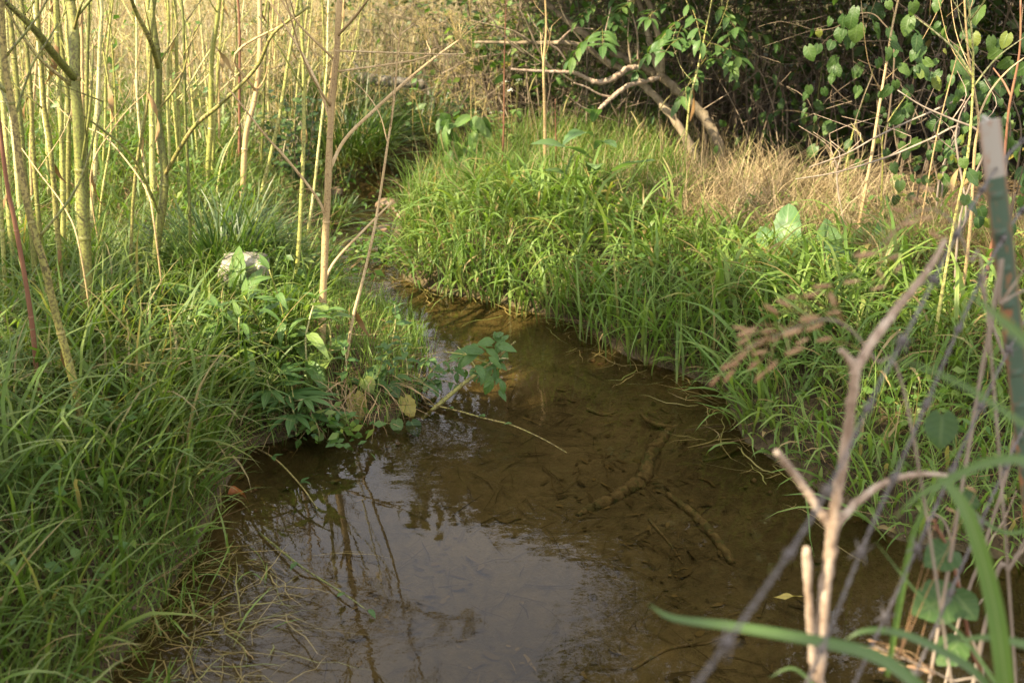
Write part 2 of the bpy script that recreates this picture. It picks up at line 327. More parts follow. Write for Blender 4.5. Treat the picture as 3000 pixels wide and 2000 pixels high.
t.links.new(mixc(t, mr.outputs[0], c_silt, c_soil), p.inputs['Base Color'])
b = n.new('ShaderNodeBump'); b.inputs['Strength'].default_value = 0.8; b.inputs['Distance'].default_value = 0.02
t.links.new(math_(t, 'ADD', n2, math_(t, 'MULTIPLY', n3, 0.4)), b.inputs['Height']); t.links.new(b.outputs[0], p.inputs['Normal'])
o = n.new('ShaderNodeOutputMaterial'); t.links.new(p.outputs[0], o.inputs[0])
ground = obj('ground', mesh_np('ground', np.stack([XX, YY, ZZ], -1).reshape(-1, 3), quads, None, m)); ground['kind'] = 'structure'

# water: one sheet at z = 0, clear brownish with a mirror film
m, t, n = new_mat('stream_water')
geo = n.new('ShaderNodeNewGeometry'); sp = n.new('ShaderNodeSeparateXYZ'); t.links.new(geo.outputs['Position'], sp.inputs[0])
w1 = noise(t, 5.0, 2, stretch=(1, 1.6, 1)); w2 = noise(t, 21, 2, stretch=(1, 1.8, 1)); w3 = noise(t, 1.1, 1)
mr = n.new('ShaderNodeMapRange'); mr.inputs[1].default_value = 0.42; mr.inputs[2].default_value = 0.66; t.links.new(w3, mr.inputs[0])
rf = n.new('ShaderNodeMapRange'); rf.inputs[1].default_value = 4.6; rf.inputs[2].default_value = 6.0; rf.inputs[3].default_value = 0.0; rf.inputs[4].default_value = 3.0
t.links.new(sp.outputs[1], rf.inputs[0])
amp = math_(t, 'ADD', math_(t, 'ADD', math_(t, 'MULTIPLY', mr.outputs[0], 0.42), 0.03), rf.outputs[0])
hgt = math_(t, 'MULTIPLY', math_(t, 'ADD', w1, math_(t, 'MULTIPLY', w2, 0.30)), amp)
b = n.new('ShaderNodeBump'); b.inputs['Strength'].default_value = 1.0; b.inputs['Distance'].default_value = 0.006
t.links.new(hgt, b.inputs['Height'])
fr = n.new('ShaderNodeFresnel'); fr.inputs[0].default_value = 1.33; t.links.new(b.outputs[0], fr.inputs['Normal'])
gl = n.new('ShaderNodeBsdfGlossy'); gl.inputs['Roughness'].default_value = 0.0; t.links.new(b.outputs[0], gl.inputs['Normal'])
tp = n.new('ShaderNodeBsdfTransparent'); tp.inputs[0].default_value = (0.86, 0.79, 0.60, 1)
mx = n.new('ShaderNodeMixShader'); t.links.new(fr.outputs[0], mx.inputs[0]); t.links.new(tp.outputs[0], mx.inputs[1]); t.links.new(gl.outputs[0], mx.inputs[2])
o = n.new('ShaderNodeOutputMaterial'); t.links.new(mx.outputs[0], o.inputs[0])
wx = np.linspace(-1.6, 3.6, 27); wy = np.linspace(1.4, 9.4, 41); WX, WY = np.meshgrid(wx, wy)
ii = np.arange(27 * 41).reshape(41, 27)
water = obj('water', mesh_np('water', np.stack([WX, WY, WX * 0], -1).reshape(-1, 3), np.stack([ii[:-1, :-1], ii[:-1, 1:], ii[1:, 1:], ii[1:, :-1]], -1).reshape(-1, 4), None, m)); water['kind'] = 'structure'

# ------------------------------------------------------------------ grass
def blades(root, L, Wd, az, lean, curve, tint, seg=4, twist=0.5, belly=0.35, flop=1.3, yaw=0.5):
    root = np.asarray(root, float); N = len(root)
    L, Wd, az, lean, curve, tint = [np.broadcast_to(np.asarray(a, float), (N,)) for a in (L, Wd, az, lean, curve, tint)]
    ts = np.linspace(0, 1, seg + 1)
    yw = rng.normal(0, yaw, N)
    P = np.zeros((N, seg + 1, 3)); P[:, 0] = root
    for i in range(seg):
        th = lean + curve * ((i + 0.5) / seg) ** flop
        a2 = az + yw * (i + .5) / seg + rng.normal(0, yaw * .25, N); d = np.stack([np.cos(a2), np.sin(a2), np.zeros(N)], 1)
        st = np.sin(th)[:, None] * d + np.cos(th)[:, None] * np.array([0, 0, 1.0])
        P[:, i + 1] = P[:, i] + st * (L / seg)[:, None]
    sa = az + math.pi / 2 + rng.uniform(-twist, twist, N)
    sd = np.stack([np.cos(sa), np.sin(sa), rng.uniform(-.35, .35, N)], 1)
    V = np.zeros((N, 2 * seg + 1, 3)); ls = np.zeros((N, 2 * seg + 1)); lt = np.zeros((N, 2 * seg + 1))
    for i in range(seg):
        tt = ts[i]; w = Wd * 0.5 * (0.55 + 0.45 * min(1, tt / belly)) * (1 - max(0, (tt - belly) / (1 - belly)) ** 1.6 * 0.92)
        V[:, 2 * i] = P[:, i] - sd * w[:, None]; V[:, 2 * i + 1] = P[:, i] + sd * w[:, None]
        ls[:, 2 * i] = -1; ls[:, 2 * i + 1] = 1; lt[:, 2 * i] = lt[:, 2 * i + 1] = tt
    V[:, 2 * seg] = P[:, seg]; lt[:, 2 * seg] = 1
    base = np.arange(N)[:, None] * (2 * seg + 1)
    q = np.concatenate([base + np.array([2 * i, 2 * i + 1, 2 * i + 3, 2 * i + 2]) for i in range(seg - 1)], 0) if seg > 1 else np.zeros((0, 4), int)
    tr = base + np.array([2 * seg - 2, 2 * seg - 1, 2 * seg])
    return V.reshape(-1, 3), q, tr, np.repeat(tint, 2 * seg + 1), ls.ravel(), lt.ravel()
class Sward:
    def __init__(s): s.parts = []; s.n = 0
    def add(s, *a, **k):
        V, q, tr, ti, ls, lt = blades(*a, **k); s.parts.append((V, q + s.n, tr + s.n, ti, ls, lt)); s.n += len(V)
    def build(s, name, mat, parent=None, loc=None):
        c = [np.concatenate(x) for x in zip(*s.parts)]
        if loc is not None: c[0] = c[0] - np.array(loc)
        return obj(name, mesh_np(name, c[0], c[1], c[2], mat, tint=c[3], ls=c[4], lt=c[5]), parent)
def scatter(n, x0, x1, y0, y1, keep, margin=0.9, ypow=1.0):
    x = rng.uniform(x0, x1, n); y = y0 + (y1 - y0) * rng.random(n) ** ypow
    k = np.abs(x) < 0.47 * y + margin
    x, y = x[k], y[k]; d = sdist(x, y)
    k = keep(x, y, d); x, y, d = x[k], y[k], d[k]
    return np.stack([x, y, height(x, y)], 1), d
def cl(p, f=2.0, ph=0.0): return np.clip(0.5 + 0.6 * nz2(p[:, 0], p[:, 1], f, ph), 0, 1)
def U(n, a, b): return rng.uniform(a, b, n)
def away(p):      # azimuth that leans away from the bank towards the water
    e = 0.05; gx_ = sdist(p[:, 0] + e, p[:, 1]) - sdist(p[:, 0] - e, p[:, 1]); gy_ = sdist(p[:, 0], p[:, 1] + e) - sdist(p[:, 0], p[:, 1] - e)
    return np.arctan2(-gy_, -gx_)

# near left bank: long arching blades
sw = Sward()
P, d = scatter(14500, -2.6, -0.2, 1.3, 4.6, lambda x, y, d: (d > 0.02) & is_left(x, y) & ~((x > -0.75) & (y > 3.4)))
N = len(P); c = cl(P, 2.3)
az = np.where(rng.random(N) < 0.25, away(P) + U(N, -.9, .9), U(N, 0, 6.28))
sw.add(P, U(N, .16, .42) * (0.65 + .55 * c) * np.clip(d * 3 + .5, 0, 1), U(N, .004, .0125), az, U(N, .0, .8), U(N, .3, 2.3), np.clip(rng.random(N) * .75 + .25 * c, 0, 1) ** 1.05, seg=6)
P, d = scatter(16000, -2.6, -0.2, 1.3, 4.8, lambda x, y, d: (d > -0.03) & is_left(x, y) & ~((x > -0.75) & (y > 3.4)))
N = len(P); sw.add(P, U(N, .07, .22), U(N, .0025, .005), U(N, 0, 6.28), U(N, .05, .7), U(N, .2, 1.2), rng.random(N), seg=4)
P, d = scatter(1500, -2.0, -0.55, 1.5, 3.35, lambda x, y, d: (d > 0.0) & (d < 0.30) & is_left(x, y))
N = len(P); sw.add(P, U(N, .2, .42), U(N, .006, .012), away(P) + U(N, -1.4, 1.4), U(N, .0, .6), U(N, .4, 1.7), rng.random(N) * .92, seg=7)
P, d = scatter(1500, -2.4, -0.8, 1.4, 3.6, lambda x, y, d: (d > .04) & is_left(x, y) & (nz2(x, y, 2.6, 6) > -.1))
N = len(P); sw.add(P, U(N, .32, .58), U(N, .007, .0135), U(N, 0, 6.28), U(N, .05, .5), U(N, .7, 2.0), rng.random(N) * .9, seg=8)
stuff(sw.build('grass', M['grass']), 'long arching green grass on the near bank of the pool', 'grass')
# left middle ground: low fine green grass with straw under the stalks
sw = Sward()
P, d = scatter(52000, -4.6, -0.5, 4.2, 8.6, lambda x, y, d: (d > np.where(y < 6.8, .13, .04)) & is_left(x, y) & ((y > 4.6) | (x < -.9)), ypow=1.0)
N = len(P); c = cl(P, 1.6, 1.0); f = np.clip((P[:, 1] - 5.2) / 2.5, 0, 1)
sw.add(P, U(N, .08, .24) * (0.8 + .6 * c) * np.clip(d * 1.6 + .25, 0, 1), U(N, .003, .006), U(N, 0, 6.28), U(N, .1, .8), U(N, .3, 1.5), np.clip(rng.random(N) * (.88 + .3 * f), 0, 1), seg=4)
P, d = scatter(1500, -3.6, -0.5, 4.4, 7.6, lambda x, y, d: (d > 0.45) & is_left(x, y))
N = len(P); sw.add(P, U(N, .25, .5), U(N, .007, .013), U(N, 0, 6.28), U(N, .1, .5), U(N, .6, 1.7), rng.random(N) * .8, seg=6)
stuff(sw.build('grass', M['grass']), 'fine low green grass under the tall yellow stalks', 'grass')
# meadow beyond: tall dry grass
sw = Sward()
P, d = scatter(64000, -9, 3.5, 6.2, 17, lambda x, y, d: (d > 0.15) & is_left(x, y) & (rng.random(len(x)) < np.clip((y - 5.9) / 2.2, .08, 1)), ypow=1.25)
N = len(P); c = cl(P, 0.9, 2.0); tall = np.clip((P[:, 1] - 5.8) / 3.0, .35, 1)
sw.add(P, U(N, .35, .85) * tall * (.7 + .5 * c), U(N, .0025, .0055) * (1 + (P[:, 1] - 6) * .06), U(N, 0, 6.28), U(N, .0, .45), U(N, .1, 1.0), np.clip(rng.random(N) * 1.0, 0, 1), seg=4)
tips = P + np.stack([U(N, -.15, .15), U(N, -.15, .15), U(N, .25, .75) * tall], 1)
k = rng.random(N) < .9; tips = tips[k]; Nt = len(tips)
sw.add(tips, U(Nt, .03, .10), U(Nt, .003, .008), U(Nt, 0, 6.28), U(Nt, .2, 1.5), U(Nt, .0, 1.2), rng.random(Nt) * .72, seg=2)
stuff(sw.build('meadow_grass', M['meadow']), 'tall dry beige meadow grass beyond the stalks', 'grass')
# right bank: broad bright blades carried on culms
sw = Sward()
rk = lambda x, y, d: (d > np.where(y > 5.3, .05, 0.0)) & ~is_left(x, y) & (y < 5.75 + .2 * nz2(x, y, 2) - .78 * np.clip(x - .25, 0, 1) - .25 * np.clip(x - 1.25, 0, 2))
P, d = scatter(19000, -0.9, 3.2, 2.3, 6.2, rk)
N = len(P); c = cl(P, 2.6, 3.0); hh = U(N, 0, .15) * (.3 + c) * np.clip(d * 4 + .25, 0, 1); Pb = P.copy(); Pb[:, 2] += hh
az = np.where(rng.random(N) < .4, away(P) + U(N, -.8, .8), U(N, 0, 6.28))
sw.add(Pb, U(N, .10, .40) * (.45 + .8 * c) * np.clip(d * 2.2 + .6, 0, 1), U(N, .006, .0185), az, U(N, .1, .9), U(N, .7, 2.5), rng.random(N), seg=6)
P, d = scatter(15000, -0.9, 3.2, 2.3, 6.4, rk)
N = len(P); c = cl(P, 3.1, 5.0); sw.add(P, U(N, .08, .36) * (.5 + .8 * c), U(N, .0022, .0045), U(N, 0, 6.28), U(N, .0, .6), U(N, .1, 1.2), rng.random(N), seg=4)
P, d = scatter(3400, -0.7, 2.2, 2.4, 5.6, lambda x, y, d: (d > -.03) & (d < .16) & ~is_left(x, y))
N = len(P); sw.add(P, U(N, .14, .50), U(N, .007, .017), away(P) + U(N, -1.0, 1.0), U(N, .1, .8), U(N, .6, 2.2), rng.random(N) * .95, seg=7)
P, d = scatter(900, -0.35, 0.95, 3.9, 5.0, lambda x, y, d: (d > -.10) & (d < .10) & ~is_left(x, y))
N = len(P); P[:, 2] = np.maximum(P[:, 2], -.02); sw.add(P, U(N, .25, .42), U(N, .006, .011), U(N, 0, 6.28), U(N, .0, .3), U(N, .3, 1.5), rng.random(N) * .95, seg=7)
P, d = scatter(6000, -0.6, 0.9, 5.6, 7.4, lambda x, y, d: (d > .04) & ~is_left(x, y))
N = len(P); sw.add(P, U(N, .12, .42), U(N, .003, .007), U(N, 0, 6.28), U(N, .0, .6), U(N, .2, 1.5), rng.random(N), seg=5)
stuff(sw.build('bank_grass', M['bank']), 'bright broad-bladed grass on the sunlit bank across the pool', 'grass')
# hummock and shallows
sw = Sward()
P, d = scatter(7500, -1.0, -0.2, 3.45, 4.55, lambda x, y, d: (d > -.02) & is_left(x, y) & (rng.random(len(x)) < .55))
N = len(P); sw.add(P, U(N, .05, .17), U(N, .002, .0045), U(N, 0, 6.28), U(N, .0, .5), U(N, .1, 1.1), rng.random(N) * .93, seg=5)
P, d = scatter(800, -0.7, -0.25, 4.0, 4.6, lambda x, y, d: (d > -.09) & (d < .02))
N = len(P); P[:, 2] = np.maximum(P[:, 2], -.03); sw.add(P, U(N, .08, .22), U(N, .002, .005), U(N, 0, 6.28), U(N, .0, .35), U(N, .1, .9), rng.random(N) * .85, seg=5)
P, d = scatter(900, -1.2, -0.85, 5.2, 7.2, lambda x, y, d: (d > -.04) & (d < .12))
N = len(P); P[:, 2] = np.maximum(P[:, 2], -.02); sw.add(P, U(N, .06, .18), U(N, .002, .005), U(N, 0, 6.28), U(N, .1, .8), U(N, .1, 1.0), rng.random(N), seg=4)
stuff(sw.build('grass', M['bank']), 'thin wispy grass on the little hummock between the two pools', 'grass')
# dry straw: right bank behind the bright grass, and litter on the hummock
sw = Sward()
P, d = scatter(42000, 0.45, 3.6, 4.2, 7.0, lambda x, y, d: (y > 5.6 - .78 * np.clip(x - .25, 0, 1) - .3 * np.clip(x - 1.25, 0, 2)) & (y < 6.45 - .4 * np.clip(x - .9, 0, 3)) & (rng.random(len(x)) < np.clip(.45 + .8 * nz2(x, y, 2.4, .5) + .7 * np.exp(-((x - 1.2) / .35) ** 2) - .35 * (x > 1.75), .03, 1)))
N = len(P); sw.add(P, U(N, .14, .46), U(N, .002, .0045), U(N, 0, 6.28), U(N, .35, 1.4), U(N, .2, 1.6), rng.random(N), seg=5)
P, d = scatter(7000, 1.3, 2.6, 3.9, 5.2, lambda x, y, d: ((x - 1.9) / .42) ** 2 + ((y - 4.6) / .3) ** 2 < 1)
N = len(P); sw.add(P, U(N, .25, .5), U(N, .002, .0045), U(N, 2.6, 4.6), U(N, .1, .6), U(N, .4, 1.2), rng.random(N) * .9, seg=5)
P, d = scatter(2200, -1.3, 1.3, 5.6, 8.2, lambda x, y, d: (d > .05) & ~is_left(x, y) & (y > 5.7))
N = len(P); sw.add(P, U(N, .15, .45), U(N, .002, .004), U(N, 0, 6.28), U(N, .0, .6), U(N, .1, 1.2), rng.random(N) * 1.0, seg=5)
stuff(sw.build('dry_grass', M['dry']), 'tangled straw-coloured dead grass in front of the dark thicket', 'grass')
sw = Sward()
P, d = scatter(7000, -1.1, -0.25, 3.4, 4.6, lambda x, y, d: (d > -.02) & is_left(x, y) & (rng.random(len(x)) < .4))
N = len(P); P[:, 2] += U(N, 0, .03); sw.add(P, U(N, .05, .18), U(N, .002, .004), U(N, 0, 6.28), U(N, 1.2, 1.7), U(N, -.2, .5), rng.random(N), seg=3)
P, d = scatter(9000, -3.2, -0.6, 2.2, 7.0, lambda x, y, d: (d > .02) & is_left(x, y))
N = len(P); P[:, 2] += U(N, 0, .04); sw.add(P, U(N, .08, .25), U(N, .002, .005), U(N, 0, 6.28), U(N, 1.1, 1.6), U(N, -.2, .5), rng.random(N), seg=3)
P, d = scatter(160, -0.72, -0.42, 3.5, 3.75, lambda x, y, d: (d > 0) & (d < .1))
N = len(P); P[:, 2] += .05; sw.add(P, U(N, .12, .24), U(N, .002, .004), away(P) + U(N, -.5, .5), U(N, 1.0, 1.5), U(N, .8, 1.5), rng.random(N) * .4 + .6, seg=5)
P, d = scatter(5000, 0.2, 3.0, 2.4, 6.0, lambda x, y, d: (d > .0) & ~is_left(x, y))
N = len(P); P[:, 2] += U(N, 0, .05); sw.add(P, U(N, .08, .25), U(N, .002, .005), U(N, 0, 6.28), U(N, 1.1, 1.6), U(N, -.2, .5), rng.random(N), seg=3)
stuff(sw.build('straw_litter', M['litter']), 'brown straw and dead stems lying matted on the soil', 'litter')
# grass lying in and on the water
sw = Sward()
P, d = scatter(3200, -0.6, 1.3, 2.9, 5.1, lambda x, y, d: (d < 0) & (d > -.16) & ~is_left(x, y) & (rng.random(len(x)) < np.exp(d / .08)))
N = len(P); P[:, 2] = .003; sw.add(P, U(N, .06, .30), U(N, .002, .006), U(N, 0, 6.28), U(N, 1.48, 1.56), 0.0, rng.random(N), seg=6, twist=.2, yaw=.9)
P, d = scatter(1100, -1.3, -0.35, 1.7, 2.75, lambda x, y, d: (d < .03) & (d > -.42) & (rng.random(len(x)) < np.exp(d / .22)))
N = len(P); P[:, 2] = np.maximum(P[:, 2], .0) + .003; sw.add(P, U(N, .06, .30), U(N, .0015, .0042), rng.normal(-.2, 1.1, N), U(N, 1.35, 1.57), U(N, -.15, .15), rng.random(N), seg=6, twist=.2, yaw=1.1)
stuff(sw.build('floating_grass', M['drown']), 'yellowed grass blades lying flat on the water along the banks', 'grass')
sw = Sward()
P, d = scatter(2600, -1.6, -0.45, 1.6, 2.75, lambda x, y, d: (d < .12) & (d > -.30) & (rng.random(len(x)) < np.exp(np.minimum(d, 0) / .09)))
N = len(P); P[:, 2] = np.maximum(P[:, 2], -.02); sw.add(P, U(N, .06, .22), U(N, .003, .007), U(N, 0, 6.28), U(N, .1, 1.1), U(N, .1, .9), rng.random(N) * .97, seg=5)
stuff(sw.build('grass', M['bank']), 'fresh green shoots rising out of the shallow water by the near bank', 'grass')
# sunken leaf and twig litter on the bed
sw = Sward()
P, d = scatter(9000, -1.0, 2.6, 1.7, 5.0, lambda x, y, d: (d < -.02) & (rng.random(len(x)) < np.clip(.10 + .6 * nz2(x, y, 2.2, 4) + .35 * (x > .2), .04, .8)))
N = len(P); P[:, 2] += .004
sw.add(P, .012 + .08 * rng.random(N) ** 2, .003 + .02 * rng.random(N) ** 2, U(N, 0, 6.28), U(N, 1.40, 1.6), U(N, -.1, .15), rng.random(N), seg=4, twist=.3, yaw=.8)
P, d = scatter(2600, -1.0, 2.6, 1.7, 5.0, lambda x, y, d: (d < -.02))
N = len(P); P[:, 2] += .006
sw.add(P, U(N, .05, .25), U(N, .002, .005), U(N, 0, 6.28), U(N, 1.5, 1.58), U(N, -.1, .1), rng.random(N) * .6, seg=3, twist=.3)
stuff(sw.build('sunken_litter', M['sunk']), 'dark dead leaves and bits of twig lying on the stream bed', 'litter')

# ------------------------------------------------------------------ leaf shapes
def leaf_mesh(name, prof, mat, fold=0.25, droop=0.35, ser=0.0, ns=9, wave=0.0, seed=0):
    r = random.Random(seed); V = []; ls = []; lt = []; cols = (-1, -.5, 0, .5, 1)
    for i in range(ns + 1):
        tt = i / ns; hw = prof(tt); ang = droop * tt
        y = math.sin(ang) / droop if droop else tt; z = -(1 - math.cos(ang)) / droop if droop else 0
        for s in cols:
            w = hw * s; jag = 1.0
            if abs(s) == 1 and ser: jag = 1 + ser * (1 if i % 2 else -1)
            zz = abs(w) * fold + wave * math.sin(tt * 9 + s * 2 + seed) * abs(s) * hw
            V.append((w * jag, y + (prof.back(tt, s) if hasattr(prof, 'back') else 0), z + zz)); ls.append(s); lt.append(tt)
    Q = [(i * 5 + k, i * 5 + k + 1, (i + 1) * 5 + k + 1, (i + 1) * 5 + k) for i in range(ns) for k in range(4)]
    return mesh_np(name, V, Q, None, mat, ls=ls, lt=lt, tint=[.5] * len(V))
class Ovate:
    def __init__(s, w, peak=0.35, p=1.0): s.w, s.pk, s.p = w, peak, p
    def __call__(s, t):
        a = t / s.pk if t < s.pk else (1 - t) / (1 - s.pk)
        return max(0.004, s.w * math.sin(a * math.pi / 2) ** (0.8 if t < s.pk else s.p))
class Heart(Ovate):
    def __call__(s, t):
        return max(0.004, s.w * math.sqrt(max(0, 1 - ((.36 - t) / .38) ** 2)) if t < .36 else s.w * max(0, math.cos((t - .36) / .64 * math.pi / 2)) ** .85)
    def back(s, t, k): return -0.16 * abs(k) ** 1.5 * max(0, 1 - t * 3)
def variants(name, prof, mat, k=3, **kw):
    return [leaf_mesh(f'{name}', prof, mat, fold=kw.get('fold', .22) * (0.6 + .5 * i), droop=kw.get('droop', .5) * (0.5 + .7 * i), ser=kw.get('ser', 0), ns=kw.get('ns', 9), wave=kw.get('wave', .1), seed=i) for i in range(k)]
LF = {
 'elder': variants('elder_leaflet', Ovate(.19, .42, .9), M['elder'], ser=.05, ns=11),
 'heart': variants('heart_leaf', Heart(.46), M['vine'], ser=.035, ns=14, fold=.10, droop=.45),
 'lance': variants('lance_leaf', Ovate(.13, .35, 1.2), M['weed'], ser=.04, ns=10, droop=.9),
 'ovate': variants('ovate_leaf', Ovate(.24, .35, 1.0), M['weed'], ser=.04, ns=10, droop=.7),
 'dim': variants('dim_leaf', Ovate(.24, .35, 1.0), M['dim'], ser=.04, ns=10, droop=.7),
 'sprig': variants('sprig_leaf', Ovate(.22, .42, 1.0), M['sprig'], ser=.03, ns=10, droop=.6),
 'dock': variants('dock_leaf', Ovate(.20, .55, .5), M['dock'], ns=16, fold=.22, droop=.7, wave=.45, ser=.04),
 'thistle': variants('thistle_leaf', Ovate(.19, .55, .7), M['thistle'], ser=.08, ns=14, fold=.3, droop=1.1, wave=.15),
 'long': variants('long_leaf', Ovate(.12, .5, .8), M['weed'], ser=.06, ns=14, fold=.3, droop=1.0, wave=.2),
 'yellow': variants('yellow_leaf', Heart(.36), M['yleaf'], ns=10, fold=.08, droop=.25, wave=.2, ser=.08),
 'fallen': variants('fallen_leaf', Ovate(.3, .45, .8), M['oleaf'], ns=9, fold=.3, droop=1.0, wave=.3),
 'small': variants('small_leaf', Ovate(.30, .45, .8), M['vine'], ns=6, droop=.4),
}
def palmate(seed):
    r = random.Random(seed); Vs, Qs, ls, lt = [], [], [], []; o = 0
    for k, (a, ln) in enumerate(((-1.15, .6), (-.55, .85), (0, 1.0), (.55, .85), (1.15, .6))):
        me = Ovate(.105, .5, 1.1); ns = 8
        for i in range(ns + 1):
            tt = i / ns; hw = me(tt) if tt > .12 else .02
            for s in (-1, -.5, 0, .5, 1):
                x, y = hw * s * ln, tt * ln
                Vs.append((x * math.cos(a) + y * math.sin(a), -x * math.sin(a) + y * math.cos(a), -.25 * tt * tt * ln + abs(s) * hw * .25 + k * .001)); ls.append(s); lt.append(tt)
        Qs += [(o + i * 5 + j, o + i * 5 + j + 1, o + (i + 1) * 5 + j + 1, o + (i + 1) * 5 + j) for i in range(ns) for j in range(4)]; o += (ns + 1) * 5
    return mesh_np('palmate_leaf', Vs, Qs, None, M['palm'], ls=ls, lt=lt, tint=[.5] * len(Vs))
LF['palm'] = [palmate(i) for i in range(2)]

# leaf masses for thickets and crowns: many small folded leaves in one mesh
def leaf_mass(pos, size, tint, up=0.5):
    N = len(pos)
    d = rng.normal(size=(N, 3)); d[:, 2] = d[:, 2] * .5 - .35; d /= np.linalg.norm(d, axis=1)[:, None]
    nrm = rng.normal(size=(N, 3)) * .7 + np.array([0, 0, up + .4]); s = np.cross(d, nrm); s /= np.linalg.norm(s, axis=1)[:, None] + 1e-9
    nn = np.cross(s, d); size = np.broadcast_to(size, (N,))[:, None]
    A = pos; T = pos + d * size; w = .27
    mid = pos + d * size * .42 - nn * size * .05
    V = np.stack([A, mid + s * size * w + nn * size * .06, T - nn * size * .12, mid - s * size * w + nn * size * .06, mid], 1)
    b = np.arange(N)[:, None] * 5
    tr = np.concatenate([b + np.array(x) for x in ((0, 1, 4), (1, 2, 4), (2, 3, 4), (3, 0, 4))])
    ls = np.tile([0, 1, 0, -1, 0], N); lt = np.tile([0, .45, 1, .45, .45], N)
    return V.reshape(-1, 3), tr, np.repeat(tint, 5), ls, lt
def mass_obj(name, pos, size, tint, mat, parent=None, loc=(0, 0, 0)):
    V, tr, ti, ls, lt = leaf_mass(np.asarray(pos) - np.array(loc), size, tint)
    return obj(name, mesh_np(name, V, None, tr, mat, tint=ti, ls=ls, lt=lt), parent)
def blob(n, c, r, hollow=.35, lobes=6, seed=0):
    q = np.random.default_rng(seed); v = q.normal(size=(n, 3)); v /= np.linalg.norm(v, axis=1)[:, None]
    rad = (hollow + (1 - hollow) * q.random(n)) ** .7
    lob = 1 + .22 * np.sin(v[:, 0] * lobes + seed) * np.cos(v[:, 1] * lobes * .8 + seed * 2) + .14 * np.sin(v[:, 2] * lobes * 1.7 + seed)
    p = np.array(c) + v * (rad * lob)[:, None] * np.array(r)
    k = np.sin(p[:, 0] * 5.1 + seed) * np.sin(p[:, 1] * 4.7 + 1) * np.sin(p[:, 2] * 5.3 + 2) > -.32      # clumps and gaps
    return p[k]

# ------------------------------------------------------------------ tall weed stalks
def umbel_mesh(mat, seed, R0=.11):
    r = random.Random(seed); mb = MB()
    for i in range(15):
        a = r.uniform(0, 6.28); c = r.uniform(.15, 1.0); L = R0 * r.uniform(.8, 1.1)
        e = np.array((math.cos(a) * c, math.sin(a) * c, 1.0 - .35 * c)); e = e / np.linalg.norm(e) * L
        mb.tube([(0, 0, 0), e * .5 + np.array((0, 0, .004)), e], [.0014, .001], 3, r.random(), False)
        for k in range(7):
            v = np.array((r.gauss(0, 1), r.gauss(0, 1), abs(r.gauss(.6, .6)))); v = v / np.linalg.norm(v) * R0 * r.uniform(.16, .26)
            mb.tube([e, e + v], [.0006, .0005], 3, r.random(), False)
            q = e + v; s = .0022
            mb.add([q + (s, 0, 0), q + (-s, s, 0), q + (-s, -s, 0), q + (0, 0, s * 2)], (), [(0, 1, 2), (0, 3, 1), (1, 3, 2), (2, 3, 0)], r.random())
    return mb.mesh('seed_umbel', mat)
M['umbel'] = bark_mat('umbel_twigs', [(0.2, (0.14, 0.10, 0.03)), (0.5, (0.30, 0.23, 0.08)), (0.8, (0.40, 0.32, 0.15))], 20, (1, 1, 1), 0.7, 0, src='tint')
UMB = [umbel_mesh(M['umbel'], k) for k in range(3)]
def ring_mesh():
    V, Q = [], []; ns = 10
    for r_, z in ((.97, -.5), (1.07, -.2), (1.13, .05), (1.05, .3), (.97, .6)):
        for k in range(ns): V.append((r_ * math.cos(k * 6.283 / ns), r_ * math.sin(k * 6.283 / ns), z))
    for i in range(4):
        for k in range(ns): Q.append((i * ns + k, i * ns + (k + 1) % ns, (i + 1) * ns + (k + 1) % ns, (i + 1) * ns + k))
    return V, Q
RV, RQ = ring_mesh()
RINGS = {k: mesh_np('stalk_node', RV, RQ, None, M[k], tint=[.5] * len(RV)) for k in ('stalk_y', 'stalk_o', 'stalk_t', 'stalk_r')}
def ring(parent, mat, pos, d, r):
    o_ = bpy.data.objects.new('stalk_node', RINGS[mat]); C.objects.link(o_); o_.parent = parent
    mm = (Vector(d).to_track_quat('Z', 'Y').to_matrix() @ Matrix.Diagonal((r, r, r * .8))).to_4x4(); mm.translation = Vector(pos); o_.matrix_basis = mm
